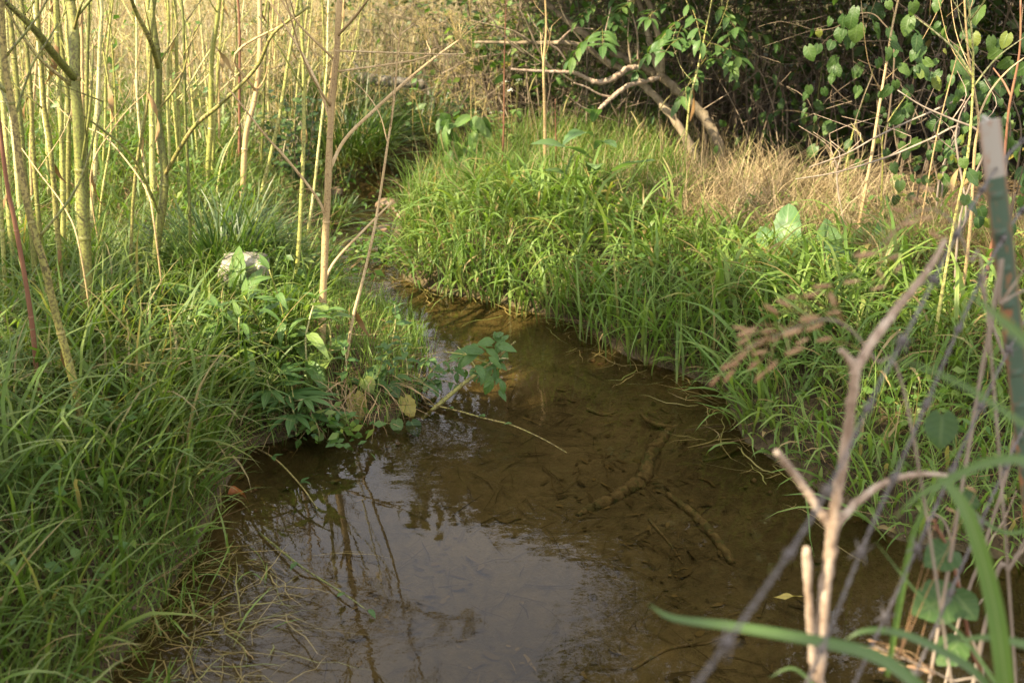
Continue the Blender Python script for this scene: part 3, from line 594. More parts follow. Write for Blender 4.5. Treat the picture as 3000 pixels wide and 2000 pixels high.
def stalk(label, mat, pts, wpx, Y=None, top=2.3, branches=(), group='tall weed stalks on the bank', taper=.62, lean=0.0, name='weed_stalk', umb=True, nodes=True, sink=.06):
    bp = ground_at(*pts[0]) if Y is None else None
    if bp is None:
        q = at_y(pts[0][0], pts[0][1], Y); bp = Vector((q.x, Y, hz(q.x, Y)))
        first = [bp] if q.z > bp.z + .02 else []
    else: first = []
    Yb = bp.y
    P3 = [at_y(px, py, Yb + lean * i / len(pts)) for i, (px, py) in enumerate(pts)]
    if not first: P3[0] = bp
    path = first + P3
    dpt = (path[-1] - Vector((0, 0, CAM_H))).length; r0 = wpx / FPX * dpt * .5
    if top and path[-1].z < top:
        dv = (path[-1] - path[-2]).normalized(); a = path[-1]; h = top - a.z
        path += [a + Vector((dv.x * h * .45 + rnd.uniform(-.04, .04), dv.y * h * .4 + rnd.uniform(-.03, .03), h * .5)), a + Vector((dv.x * h * .75 + rnd.uniform(-.1, .1), dv.y * h * .6 + rnd.uniform(-.08, .08), h))]
    root = thing(name, label, 'plant stalk', bp, group)
    path[0] = path[0] - Vector((0, 0, sink))
    sp_ = smooth(rel(path, bp), 6); nS = len(sp_)
    # zigzag and swelling at the nodes
    arc = np.concatenate([[0], np.cumsum([np.linalg.norm(sp_[i + 1] - sp_[i]) for i in range(nS - 1)])]); Lt = arc[-1]
    rad = r0 * (1.08 - (1.08 - taper * .7) * (arc / Lt) ** 1.2) * (1 + .05 * np.sin(arc * 23 + bp.x * 40) + .03 * np.sin(arc * 61 + bp.y * 30))
    wob = np.clip(arc / .3, 0, 1)[:, None] * np.stack([np.sin(arc * 9 + bp.x * 50), np.cos(arc * 7 + bp.y * 50), arc * 0], 1) * r0 * .35; sp_ = [a_ + b_ for a_, b_ in zip(sp_, wob)]
    mb = MB(); mb.tube(sp_, rad, 8)
    st = obj('stalk', mb.mesh('stalk', M[mat]), root)
    if nodes:
        z = rnd.uniform(.08, .2)
        while z < min(Lt, 1.7):
            i = min(nS - 2, int(np.searchsorted(arc, z))); ring(st, mat, sp_[i], sp_[i + 1] - sp_[i - 1 if i else 0], float(np.interp(z, arc, rad)))
            z += rnd.uniform(.22, .40)
    if nodes and mat != 'stalk_r': dress(root, rnd.choice((0, 1, 1, 2)), rnd.choice((1, 2, 3)), mat)
    for br in branches:
        bpts, bw = br[0], br[1]; dy = br[2] if len(br) > 2 else rnd.uniform(-.25, .25); um = br[3] if len(br) > 3 else 0
        B3 = [at_y(px, py, Yb + dy * i / (len(bpts) - 1)) for i, (px, py) in enumerate(bpts)]
        j = int(np.argmin([np.linalg.norm(np.array(B3[0] - bp) - q_) for q_ in sp_])); B3[0] = Vector(sp_[j]) + bp
        s2 = smooth(rel(B3, bp), 5); mb = MB(); rb = bw / FPX * dpt * .5; mb.tube(s2, [rb, rb * .9, rb * .55], 7)
        bo = obj('branch', mb.mesh('branch', M[mat]), root)
        if um:
            e = s2[-1]; dv = Vector(s2[-1] - s2[-3]).normalized()
            o_ = put('seed_umbel', rnd.choice(UMB), bo, e, (0, 1, 0), s=um); o_.matrix_basis = Matrix.Translation(Vector(e)) @ (Vector((dv.x * .5, dv.y * .5, 1)).to_track_quat('Z', 'Y').to_matrix() @ Matrix.Diagonal((um, um, um))).to_4x4()
    if top and umb:
        for _ in range(rnd.choice((2, 3, 3))):
            zz = rnd.uniform(.62, .93); i = int(zz * (nS - 1)); a = rnd.uniform(0, 6.28); e0 = sp_[i]
            if e0[2] + bp.z < CAM_H - .05 * Yb: continue
            L = rnd.uniform(.35, .7); e1 = e0 + np.array((math.cos(a) * L * .35, math.sin(a) * L * .35, L * .55)); e2 = e0 + np.array((math.cos(a) * L * .6, math.sin(a) * L * .6, L))
            mb = MB(); mb.tube(smooth([e0, e1, e2], 4), [r0 * .4, r0 * .2], 5); bo = obj('branch', mb.mesh('branch', M[mat]), root)
            o_ = obj('seed_umbel', rnd.choice(UMB), bo, e2); o_.scale = [rnd.uniform(.9, 1.5)] * 3
        o_ = obj('seed_umbel', rnd.choice(UMB), st, sp_[-1]); o_.scale = [1.4] * 3
    return root

DL = []
for k_ in range(3):
    n_ = 9; V = []; aa = 0
    for i in range(n_):
        t_ = i / (n_ - 1); w_ = .012 * math.sin(math.pi * (t_ * .85 + .12)); cx = .03 * math.sin(t_ * 2.4); cz = -.16 * t_; tw = t_ * (2.5 + k_)
        V += [(cx + w_ * math.cos(tw), w_ * math.sin(tw) - .02 * t_, cz), (cx, -.006 - .02 * t_, cz), (cx - w_ * math.cos(tw), -w_ * math.sin(tw) - .02 * t_, cz)]
    Q = [(i * 3 + j, i * 3 + j + 1, i * 3 + j + 4, i * 3 + j + 3) for i in range(n_ - 1) for j in range(2)]
    DL.append(mesh_np('dead_leaf', V, Q, None, M['litter'], ls=[0] * len(V), lt=[.5] * len(V), tint=[.45 + .2 * k_] * len(V)))
def dress(root, n_dead, n_side, mat):
    st = next(c_ for c_ in root.children if c_.name.startswith('stalk')); me_ = st.data; nv = (len(me_.vertices) - 2) // 8
    ctr = [sum((me_.vertices[i * 8 + k_].co for k_ in range(8)), Vector()) / 8 for i in range(nv)]; rr = [(me_.vertices[i * 8].co - ctr[i]).length for i in range(nv)]
    for _ in range(n_dead):
        i = rnd.randrange(int(nv * .15), int(nv * .8)); o_ = obj('dead_leaf', rnd.choice(DL), root, ctr[i]); o_.rotation_euler = (rnd.uniform(-.4, .4), rnd.uniform(-.4, .4), rnd.uniform(0, 6.28)); sc = rnd.uniform(.5, 1.2); o_.scale = (sc, sc, sc)
    for _ in range(n_side):
        i = rnd.randrange(int(nv * .35), int(nv * .85)); a = rnd.uniform(0, 6.28); L = rnd.uniform(.15, .45); u = np.array((math.cos(a), math.sin(a), 0)); e0 = np.array(ctr[i])
        mb_ = MB(); e2 = e0 + u * L * .6 + np.array((0, 0, L)); mb_.tube(smooth([e0, e0 + u * L * .35 + np.array((0, 0, L * .4)), e2], 4), [rr[i] * .42, rr[i] * .2], 5)
        for _k in range(2):
            v = np.array((rnd.gauss(0, .5), rnd.gauss(0, .5), .8)) * L * .35; mb_.tube([e2 - (e2 - e0) * .25 * _k, e2 - (e2 - e0) * .25 * _k + v], [rr[i] * .2, rr[i] * .1], 4)
        obj('branch', mb_.mesh('branch', M[mat]), root)
NEARG, BACKG = 'thick stalks on the near bank', 'sunlit stalks behind the near ones'
stalk('thickest olive stalk of the near cluster, forking with a long branch to the upper left', 'stalk_o', [(240, 1010), (250, 700), (237, 500), (218, 260), (222, 120), (212, 0)], 35, branches=[([(213, 245), (150, 150), (100, 85), (0, -10)], 22, -.3), ([(222, 45), (235, 20), (250, -15)], 9, .1), ([(240, 520), (262, 330), (270, 200), (272, 130)], 8, .1)], group=NEARG, lean=.2)
stalk('green stalk rising from the long grass nearest the pool, forked at its upper third', 'stalk_o', [(245, 1330), (232, 1225), (196, 1045), (165, 912), (134, 780), (85, 625), (55, 480), (42, 350), (18, 200), (5, 0)], 24, branches=[([(42, 348), (20, 290), (-10, 230)], 17, .1), ([(46, 345), (60, 290), (95, 190), (140, 120), (170, 70)], 7, .1)], group=NEARG)
stalk('rust-brown bare stalk leaning in from the left picture edge', 'stalk_r', [(118, 1240), (103, 1046), (80, 868), (45, 645), (27, 558), (0, 380), (-30, 200)], 15, top=1.9, group=NEARG)
stalk('olive stalk with a long branch arching up to the right, left of the sedge tussock', 'stalk_o', [(450, 850), (462, 700), (480, 513), (466, 350), (464, 200), (440, 40), (446, 0)], 24, branches=[([(484, 510), (530, 430), (575, 365), (640, 310), (750, 200), (800, 100), (905, 20)], 12, -.25), ([(462, 196), (440, 120), (400, 40), (380, -15)], 15, -.2), ([(466, 196), (500, 130), (590, 0)], 6, .2), ([(455, 640), (430, 540), (380, 450), (300, 380), (230, 330)], 8, -.2)], group=NEARG, lean=.15)
stalk('tall tan stalk rooted on the hummock with several forking side branches', 'stalk_t', [(938, 1030), (950, 830), (952, 650), (973, 357), (985, 150), (991, 0)], 22, branches=[([(952, 645), (940, 600), (900, 540), (830, 455), (780, 400), (670, 260)], 9, -.1), ([(968, 352), (940, 270), (900, 185), (850, 100), (785, -5)], 9, .15), ([(966, 500), (1010, 410), (1100, 320), (1200, 230), (1280, 165), (1345, 118)], 11, .3, .8), ([(1200, 230), (1240, 170), (1250, 120)], 6, .3, .6), ([(1262, 178), (1330, 160), (1360, 150)], 5, .3, .6), ([(988, 112), (1040, 50), (1085, -10)], 9, -.2), ([(952, 830), (985, 760), (1080, 660), (1150, 590)], 9, .25)], group=NEARG)
stalk('thin straw-coloured stalk leaning right from the hummock towards the far stream', 'stalk_t', [(1003, 1080), (1030, 950), (1062, 830), (1095, 680), (1130, 450), (1155, 300), (1170, 120), (1182, 65)], 10, top=0, branches=[([(1165, 130), (1150, 95), (1140, 65)], 4, .1, .4), ([(1172, 110), (1195, 85), (1215, 70)], 4, .1, .4), ([(1132, 430), (1110, 330), (1060, 260), (1000, 215)], 4, .2, .5)], group=NEARG)
B = [  # label, material, points, width
 ('pale yellow straight stalk just behind the long-branched olive one', 'stalk_y', [(450, 650), (442, 310), (433, 0)], 17),
 ('thin yellow-green stalk between two pale straight ones above the tussock', 'stalk_y', [(495, 575), (493, 357), (491, 0)], 9),
 ('yellow stalk directly above the left end of the sedge tussock', 'stalk_y', [(520, 545), (522, 312), (509, 0)], 11),
 ('slim brownish stalk standing in the left part of the sedge tussock', 'stalk_o', [(558, 832), (547, 400), (538, 130), (530, 0)], 9),
 ('pale yellow stalk rising behind the middle of the sedge tussock', 'stalk_y', [(600, 590), (616, 335), (625, 156), (640, 0)], 15),
 ('thin yellow stalk touching the pale one behind the tussock', 'stalk_y', [(613, 545), (634, 312), (638, 178), (656, 0)], 9),
 ('dark red thin stalk in the sunlit stand', 'stalk_r', [(696, 520), (701, 357), (703, 178), (696, 0)], 8),
 ('tan stalk with peeling base right of the sedge tussock', 'stalk_t', [(698, 615), (723, 402), (750, 268), (763, 0)], 16),
 ('yellow stalk slanting right, second from the dark bush', 'stalk_y', [(748, 605), (795, 446), (839, 223), (872, 0)], 11),
 ('yellow-brown stalk in front of the dark leafy bush', 'stalk_y', [(857, 862), (888, 513), (888, 268), (884, 0)], 12),
 ('thin yellow stalk between the dark bush and the tall tan stalk', 'stalk_y', [(890, 715), (933, 446), (955, 223), (964, 0)], 8),
 ('slender bent stalk alone in the gap right of the near cluster', 'stalk_y', [(280, 690), (300, 560), (325, 400), (322, 270), (300, 130), (285, 0)], 7),
 ('slim yellow stalk leaning left towards the long-branched olive one', 'stalk_y', [(438, 620), (415, 430), (402, 250), (398, 80), (395, 0)], 8),
 ('brown-olive thin stalk standing before the pale straight one', 'stalk_o', [(372, 870), (385, 680), (402, 480), (430, 300), (440, 150), (450, 0)], 10),
 ('curved thin stalk crossing behind the long arching branch', 'stalk_y', [(640, 560), (600, 380), (575, 230), (560, 100), (520, 0)], 6),
 ('thin yellow stalk against the dry meadow above the red stalk', 'stalk_y', [(790, 430), (785, 300), (792, 150), (800, 0)], 6),
 ('short thin stalk leaning left in the sunlit stand', 'stalk_y', [(620, 620), (650, 480), (700, 370), (725, 320)], 6),
 ('yellow stalk partly hidden behind the tall tan one', 'stalk_y', [(985, 400), (995, 250), (1003, 120), (1008, 0)], 8),
]
for q_ in B:
    stalk(q_[0], q_[1], q_[2], q_[3], group=BACKG, top=0 if q_[0].startswith('short') else rnd.uniform(1.7, 2.5), lean=rnd.uniform(0, .3), nodes=q_[3] > 6,
          branches=[([(q_[2][-2][0], q_[2][-2][1]), (q_[2][-2][0] + rnd.choice((-1, 1)) * 60, q_[2][-2][1] - 110), (q_[2][-2][0] + rnd.choice((-1, 1)) * 130, q_[2][-2][1] - 220)], q_[3] * .5)] if q_[2][-2][1] > 240 and rnd.random() < .6 else ())
CL = [  # the dense cluster at the left edge: points, width, Y, material
 ([(35, 690), (20, 500), (8, 300), (0, 100), (-5, 0)], 15, 4.3, 'stalk_y'), ([(62, 640), (40, 420), (25, 200), (14, 0)], 13, 4.9, 'stalk_y'),
 ([(108, 900), (84, 600), (66, 400), (40, 200), (22, 0)], 17, 4.0, 'stalk_o'), ([(130, 880), (112, 600), (95, 420), (82, 200), (66, 0)], 14, 4.3, 'stalk_o'),
 ([(165, 700), (150, 480), (128, 300), (112, 120), (95, 0)], 13, 4.6, 'stalk_y'), ([(178, 880), (168, 640), (150, 440), (125, 300), (115, 120), (112, 0)], 16, 3.9, 'stalk_o'),
 ([(190, 760), (182, 520), (180, 350), (170, 180), (160, 0)], 17, 4.4, 'stalk_y'), ([(205, 700), (198, 480), (200, 300), (182, 130), (165, 0)], 14, 4.8, 'stalk_o'),
 ([(228, 640), (222, 420), (212, 250), (196, 100), (185, 0)], 11, 5.2, 'stalk_y'), ([(262, 900), (258, 650), (252, 400), (255, 200), (262, 0)], 12, 4.1, 'stalk_o'),
 ([(268, 640), (280, 430), (290, 270), (292, 120), (296, 0)], 14, 4.7, 'stalk_y'), ([(248, 560), (244, 380), (240, 200), (238, 0)], 10, 5.5, 'stalk_t'),
 ([(12, 820), (6, 600), (-4, 400), (-14, 200)], 12, 4.0, 'stalk_y'), ([(88, 620), (92, 420), (104, 200), (122, 0)], 9, 5.4, 'stalk_t'),
 ([(146, 620), (138, 400), (142, 200), (150, 0)], 9, 5.6, 'stalk_y'), ([(300, 560), (306, 380), (312, 200), (330, 0)], 7, 5.6, 'stalk_y'),
]
ORD = ['first', 'second', 'third', 'fourth', 'fifth', 'sixth', 'seventh', 'eighth', 'ninth', 'tenth', 'eleventh', 'twelfth', 'thirteenth', 'fourteenth', 'fifteenth', 'sixteenth']
order = sorted(range(len(CL)), key=lambda i: CL[i][0][0][0])
for i, (pts, w, Y, mt) in enumerate(CL):
    nm = {'stalk_y': 'yellow-green', 'stalk_o': 'olive', 'stalk_t': 'tan'}[mt]
    stalk(f'{nm} stalk in the dense cluster, {ORD[order.index(i)]} foot from the left edge', mt, pts, w, Y=Y, top=rnd.uniform(1.9, 2.7), group='dense stalk cluster at the edge', lean=rnd.uniform(0, .2), umb=i % 2 == 0)
TENS = ORD + ['seventeenth', 'eighteenth', 'nineteenth', 'twentieth'] + ['twenty-' + o_ for o_ in ORD[:9]] + ['thirtieth'] + ['thirty-' + o_ for o_ in ORD[:9]]
COLN = {'stalk_y': 'yellow', 'stalk_t': 'tan', 'stalk_o': 'olive'}; fx = [(i * .618) % 1 for i in range(34)]; FARL = [TENS[sorted(fx).index(v)] for v in fx]
for i in range(34):
    bx = 20 + 1000 * ((i * .618) % 1); by = rnd.uniform(330, 560); dx = rnd.uniform(-50, 70)
    mt = rnd.choice(('stalk_y', 'stalk_y', 'stalk_t', 'stalk_o')); w = rnd.uniform(3.5, 7.5)
    stalk(f'thin {COLN[mt]} far stalk before the dry meadow, {FARL[i]} of its row from the left', mt, [(bx, by), (bx + dx * .4, by * .55), (bx + dx, 0)], w, top=rnd.uniform(1.5, 2.1), group='far thin stalks', nodes=False, umb=i % 3 == 0,
          branches=[([(bx + dx * .4, by * .55), (bx + dx * .4 + sg * rnd.uniform(40, 90), by * .55 - 90), (bx + dx * .4 + sg * rnd.uniform(90, 190), by * .55 - 200)], w * .55) for sg in rnd.choice(((-1,), (1,), (-1, 1)))])
# thin dead side canes leaning through the cluster
for lab, pts, Y, w in [('pinkish dead cane leaning diagonally across the dense stalk cluster', [(235, 735), (190, 610), (110, 500), (60, 430), (0, 350)], 3.6, 6), ('long brown dead cane slanting from the near cluster down to the olive fork', [(452, 660), (430, 560), (370, 470), (300, 395), (210, 350), (60, 200), (0, 100)], 3.95, 6), ('pale dry cane slanting up to the right behind the near cluster', [(265, 520), (330, 380), (420, 280), (560, 190)], 4.6, 5)]:
    P3 = [at_y(a, b_, Y + .1 * i) for i, (a, b_) in enumerate(pts)]; g = Vector((P3[0].x, P3[0].y, hz(P3[0].x, P3[0].y)))
    rt = thing('dead_cane', lab, 'cane', g, 'dead canes among the stalks'); mb = MB(); rr = w / FPX * Y * .5
    mb.tube(smooth(rel([g - Vector((0, 0, .03))] + P3, g), 5), [rr, rr * .8, rr * .4], 6); obj('cane', mb.mesh('cane', M['stalk_t']), rt)
    mb = MB(); e = np.array(P3[len(P3) // 2] - g); mb.tube(smooth([e, e + np.array((.1, .05, .14)), e + np.array((.16, .05, .3))], 4), [rr * .5, rr * .3], 5); obj('side_twig', mb.mesh('side_twig', M['stalk_t']), rt)
# stalks on the thicket side
RS = [
 ('tan leaning stalk standing alone before the dark thicket', 'stalk_t', [(2519, 655), (2555, 434), (2596, 204), (2616, 66), (2640, -40)], 11, 5.0, ()),
 ('thin olive stalk bent sharply right, beside the tan leaning one', 'stalk_o', [(2581, 660), (2586, 500), (2591, 383), (2657, 275)], 6, 5.3, ()),
 ('forked yellow stalk left of the steel post', 'stalk_y', [(2785, 700), (2836, 459), (2851, 255), (2846, 102), (2832, -20)], 11, 3.6, [([(2851, 240), (2800, 150), (2740, 95), (2680, 50)], 6, .1), ([(2848, 250), (2920, 170), (3000, 110)], 5, .1), ([(2848, 60), (2880, 10), (2900, -30)], 5, -.1)]),
 ('brown-barked stalk directly left of the steel post', 'stalk_t', [(2840, 700), (2855, 440), (2866, 360), (2850, 245), (2838, 160), (2825, -20)], 11, 3.9, [([(2868, 350), (2900, 270), (2950, 210), (3000, 170)], 6, .2)]),
 ('dark red stalk behind the top of the steel post', 'stalk_r', [(2930, 560), (2948, 423), (2958, 306), (2984, 153), (2990, 0)], 11, 4.2, [([(2957, 290), (2940, 240), (2910, 200)], 6, .1)]),
 ('bright green thin stalk crossing the leaning shrub trunk', 'stalk_y', [(2005, 520), (2019, 306), (2040, 214), (2075, 60), (2090, -20)], 7, 5.9, ()),
 ('straight tan stalk left of the bent pale branches', 'stalk_t', [(1598, 460), (1592, 223), (1602, 89), (1596, -20)], 11, 6.0, ()),
 ('thin reddish stalk rising beside the white-flowered plant', 'stalk_r', [(1472, 500), (1476, 312), (1480, 100), (1482, -20)], 6, 6.2, ()),
 ('short reddish broken stalk under the bent pale branches', 'stalk_r', [(1628, 460), (1628, 380), (1628, 290)], 6, 6.3, ()),
 ('thin olive stalk in the darkest part of the thicket', 'stalk_o', [(2365, 500), (2390, 330), (2412, 180)], 6, 6.6, ()),
 ('thin green stalk slanting right inside the dark thicket', 'stalk_y', [(2470, 540), (2500, 380), (2560, 200)], 5, 6.2, ()),
 ('pale thin stalk seen between the two shrub trunks and the thicket', 'stalk_t', [(2060, 470), (2058, 330), (2056, 205)], 6, 6.9, ()),
 ('thin brown stalk behind the yellow forked stalk, leaning right', 'stalk_t', [(2700, 640), (2740, 420), (2800, 180), (2850, 0)], 5, 4.6, ()),
]
for lab, mt, pts, w, Y, br in RS:
    stalk(lab, mt, pts, w, Y=Y, top=0, branches=br, group='stalks before the thicket', nodes=w > 6)

# ------------------------------------------------------------------ leaning shrub with pale bent branches, and the trees above it
def limb(parent, name, pts, r, mat='bark', sides=8, n=5):
    sp_ = smooth(pts, n * 2); k_ = len(sp_); rr = np.interp(np.linspace(0, 1, k_), np.linspace(0, 1, len(r)), r) if np.ndim(r) else np.full(k_, r)
    amp_ = .35 if mat == 'sunkwood' else 1.0; rr = rr * np.array([1 + amp_ * (rnd.uniform(-.1, .1) + (.22 if rnd.random() < .07 else 0)) for _ in range(k_)]); sp_ = [q_ + np.array((rnd.gauss(0, 1), rnd.gauss(0, 1), rnd.gauss(0, 1))) * rr[i] * .10 for i, q_ in enumerate(sp_)]
    mb = MB(); mb.tube(sp_, rr, sides); return obj(name, mb.mesh(name, M[mat]), parent)
SB = Vector((1.2, 6.35, hz(1.2, 6.35)))
shrub = thing('bank_shrub', 'leaning multi-stemmed shrub with pale bent branches and lit leaf sprays', 'shrub', SB)
def sy(pts, Y0, Y1): return [at_y(a, b_, Y0 + (Y1 - Y0) * i / (len(pts) - 1)) - SB for i, (a, b_) in enumerate(pts)]
k = 6.35 / FPX
limb(shrub, 'trunk', sy([(2135, 520), (2080, 370), (2010, 290), (1940, 228), (1870, 192), (1800, 158), (1700, 90), (1590, 0), (1480, -120)], 6.3, 6.9), [17 * k, 13 * k, 11 * k, 6 * k])
limb(shrub, 'trunk', sy([(2070, 520), (1990, 372), (1920, 285), (1850, 222), (1780, 180), (1690, 130), (1560, 126), (1390, 124)], 6.2, 6.9), [14 * k, 11 * k, 8 * k, 4 * k])
limb(shrub, 'branch', sy([(1938, 225), (1915, 165), (1895, 90), (1868, -10), (1830, -160)], 6.4, 6.6), [11 * k, 9 * k, 7 * k])
limb(shrub, 'branch', sy([(1940, 215), (1934, 130), (1905, 20), (1880, -40), (1900, -160)], 6.4, 6.5), [9 * k, 8 * k, 5 * k])
limb(shrub, 'branch', sy([(1875, 196), (1840, 200), (1815, 218), (1782, 236), (1745, 240), (1705, 224), (1680, 213), (1640, 211), (1560, 208), (1498, 203)], 6.4, 6.15), [9 * k, 9 * k, 7 * k, 5 * k, 3 * k], 'deadtwig')
limb(shrub, 'branch', sy([(1930, 228), (1880, 240), (1840, 252), (1805, 276), (1775, 302), (1750, 328)], 6.35, 6.1), [7 * k, 7 * k, 5 * k], 'deadtwig')
limb(shrub, 'branch', sy([(1800, 285), (1760, 278), (1715, 255), (1680, 243)], 6.2, 6.1), [3.5 * k, 2 * k], 'deadtwig')
for pts in ([(1625, 212), (1580, 150), (1540, 60), (1500, -20)], [(1680, 213), (1640, 150), (1600, 120), (1545, 40)], [(1790, 200), (1720, 140), (1660, 60), (1625, -20)], [(1850, 200), (1840, 100), (1850, 0)], [(1775, 190), (1770, 120), (1790, 20)], [(1540, 160), (1480, 110), (1420, 20)], [(1870, 185), (1865, 90), (1835, -10)], [(1690, 245), (1640, 215), (1580, 180), (1505, 125)], [(1560, 126), (1500, 90), (1380, 60)], [(1640, 120), (1680, 85), (1740, 85)], [(1740, 330), (1700, 310), (1660, 280)]):
    limb(shrub, 'twig', sy(pts, 6.4, 6.3), [4 * k, 2.6 * k, 1.5 * k], 'deadtwig' if rnd.random() < .4 else 'bark', 5, 4)
def pinnate(parent, base, d, L, n, kind, petiole_mat, sag=.25, o=(0, 0, 0), size=.5, name='leaf'):
    base = Vector(base); d = Vector(d).normalized(); up = Vector((0, 0, 1)); side = d.cross(up).normalized()
    pts = [base + d * L * t_ + Vector((0, 0, -sag * L * t_ * t_)) for t_ in (0, .33, .66, 1)]
    mb = MB(); mb.tube([np.array(p_) for p_ in pts], [.002, .001], 4); obj('leaf_stalk', mb.mesh('leaf_stalk', M[petiole_mat]), parent)
    for i in range(n):
        t_ = .35 + .6 * i / max(1, n - 1); c0 = base + d * L * t_ + Vector((0, 0, -sag * L * t_ * t_))
        for sgn in (-1, 1):
            dd = side * sgn + d * rnd.uniform(.45, .8) + up * rnd.uniform(-.45, .05)
            put(name, rnd.choice(LF[kind]), parent, c0, dd, s=L * size * rnd.uniform(.85, 1.15), roll=rnd.uniform(-.35, .35))
    put(name, rnd.choice(LF[kind]), parent, pts[-1], d + up * -.3, s=L * size * 1.1, roll=rnd.uniform(-.3, .3))
sprays = [(2065, 95, 6.1), (1940, 45, 6.3), (1890, 150, 6.5), (2150, 110, 6.3), (2200, 20, 6.4), (1820, 60, 6.5), (1715, 60, 6.5), (2020, 5, 6.1), (2120, 90, 6.2), (1760, 150, 6.6), (2040, 50, 6.0), (2080, 30, 6.1), (2010, 65, 6.0), (2110, 15, 6.2), (1985, 20, 6.2), (2010, 130, 5.95), (2050, 145, 5.95), (2090, 155, 6.1), (2030, 160, 6.0), (2000, 95, 6.1), (1960, 100, 6.1), (1780, 95, 6.3), (1745, 105, 6.3), (1800, 110, 6.4), (1745, 20, 6.4), (1790, 5, 6.4), (1850, 20, 6.3), (2130, 165, 6.3), (2170, 60, 6.4), (2075, 190, 6.2), (1600, 45, 6.8)]
for (px, py, Y) in sprays:
    b0 = at_y(px + rnd.uniform(-20, 20), py - 20, Y) - SB
    pinnate(shrub, b0, (rnd.uniform(-1, 1), rnd.uniform(-1, -.1), rnd.uniform(-.35, .1)), rnd.uniform(.14, .21), rnd.choice((2, 3, 3, 4)), 'elder', 'stalk_o', sag=.35)
# foliage of the shrub above the picture: the same leaves as one mass, hanging over the water
cp = np.concatenate([blob(5200, (0.25, 6.75, 1.85), (1.0, .45, .55), seed=3), blob(7000, (1.5, 7.0, 2.3), (1.3, .7, .85), seed=4), blob(4200, (1.0, 6.35, 1.6), (1.3, .38, .34), seed=8), blob(4200, (2.2, 5.7, 1.75), (.9, .42, .42), seed=9)])  # last two blobs are unseen foliage added to shade the thicket
cp = cp[(cp[:, 2] > CAM_H - .083 * cp[:, 1])]
stuff(mass_obj('crown', cp, .11, rng.random(len(cp)), M['crown'], shrub, SB))
def tree(name, label, base, blobs, trunks, leaf=.10, group=None, mat='crown', filt=None):
    b0 = Vector((base[0], base[1], hz(*base))); rt = thing(name, label, 'tree', b0, group)
    for tp_ in trunks: limb(rt, 'trunk' if tp_ is trunks[0] else 'limb', rel([Vector(q) for q in tp_[0]], b0), tp_[1])
    cp_ = np.concatenate([blob(*bb[:3], seed=bb[3]) for bb in blobs])
    if filt is not None: cp_ = cp_[filt(cp_)]
    stuff(mass_obj('crown', cp_, leaf, rng.random(len(cp_)), M[mat], rt, b0)); return rt
above = lambda q: q[:, 2] > CAM_H - .075 * q[:, 1]
tree('tree', 'tree behind the shrub, mirrored as dark foliage on the right of the pool', (2.6, 8.0), [(9000, (2.3, 7.6, 3.4), (1.6, 1.2, 1.7), 11), (6000, (1.5, 7.4, 4.6), (1.2, 1.0, 1.2), 12)], [([(2.6, 8.0, .2), (2.5, 7.9, 1.6), (2.3, 7.7, 3.4), (1.9, 7.5, 5.0)], [.09, .07, .05, .02]), ([(2.5, 7.9, 1.7), (1.9, 7.6, 2.8), (1.2, 7.3, 4.0)], [.045, .03, .012])], group='trees over the thicket', filt=above)
tree('tree', 'tree over the far end of the thicket by the post, seen as its shade', (4.9, 7.6), [(9000, (4.4, 7.2, 3.2), (1.7, 1.5, 1.9), 13), (5000, (3.6, 6.4, 2.2), (1.1, .8, .8), 17)], [([(4.9, 7.6, .2), (4.8, 7.5, 1.8), (4.5, 7.3, 3.6), (4.3, 7.2, 4.8)], [.10, .08, .05, .02]), ([(4.8, 7.5, 1.7), (4.1, 7.0, 2.3), (3.4, 6.5, 2.6)], [.04, .03, .01])], group='trees over the thicket', filt=above)
tree('tree', 'tree farthest back over the thicket, between the stream bend and the meadow', (1.6, 10.6), [(8000, (1.4, 10.4, 2.7), (1.8, 1.3, 1.5), 15)], [([(1.6, 10.6, .2), (1.6, 10.5, 1.4), (1.4, 10.4, 2.8), (1.3, 10.3, 3.8)], [.09, .07, .04, .02])], group='trees over the thicket', filt=above)
# unseen tree sunward: crown shaped to shade pool and thicket, cut away over LIT
LIT = [(-0.62, 3.95, .42, .40), (1.7, 4.1, .75, .42), (0.2, 5.3, 1.5, .75), (-1.0, 4.3, .36, .32), (-.95, 3.72, .36, .26), (-.95, 3.05, .13, .12), (-1.35, 2.7, .12, .12), (1.0, 1.75, .16, .3), (-1.55, 3.55, .2, .16), (1.25, 3.35, .2, .15), (2.0, 3.3, .3, .2), (-1.15, 2.2, .1, .12), (-1.9, 3.0, .15, .2), (-1.0, 2.75, .1, .2)]
def shade(q):
    s = np.array(SUN); g = q - s * ((q[:, 2] - .25) / s[2])[:, None]
    k_ = (g[:, 1] < 4.5 + .12 * np.sin(g[:, 0] * 5)) | ((g[:, 0] > .9) & (g[:, 1] > 6.95 - .5 * np.clip(g[:, 0] - 1.6, 0, 2.4)))
    for (x, y, a, b_) in LIT: k_ &= ((g[:, 0] - x) / a) ** 2 + ((g[:, 1] - y) / b_) ** 2 > 1
    return k_ & (rng.random(len(q)) > .45 * (g[:, 0] < -.75) * (g[:, 1] < 4.6) + .45 * (g[:, 1] > 4.8))
def sunpos(x, y, h): return tuple(Vector((x, y, .25)) + SUN * ((h - .25) / SUN.z))
bl = []
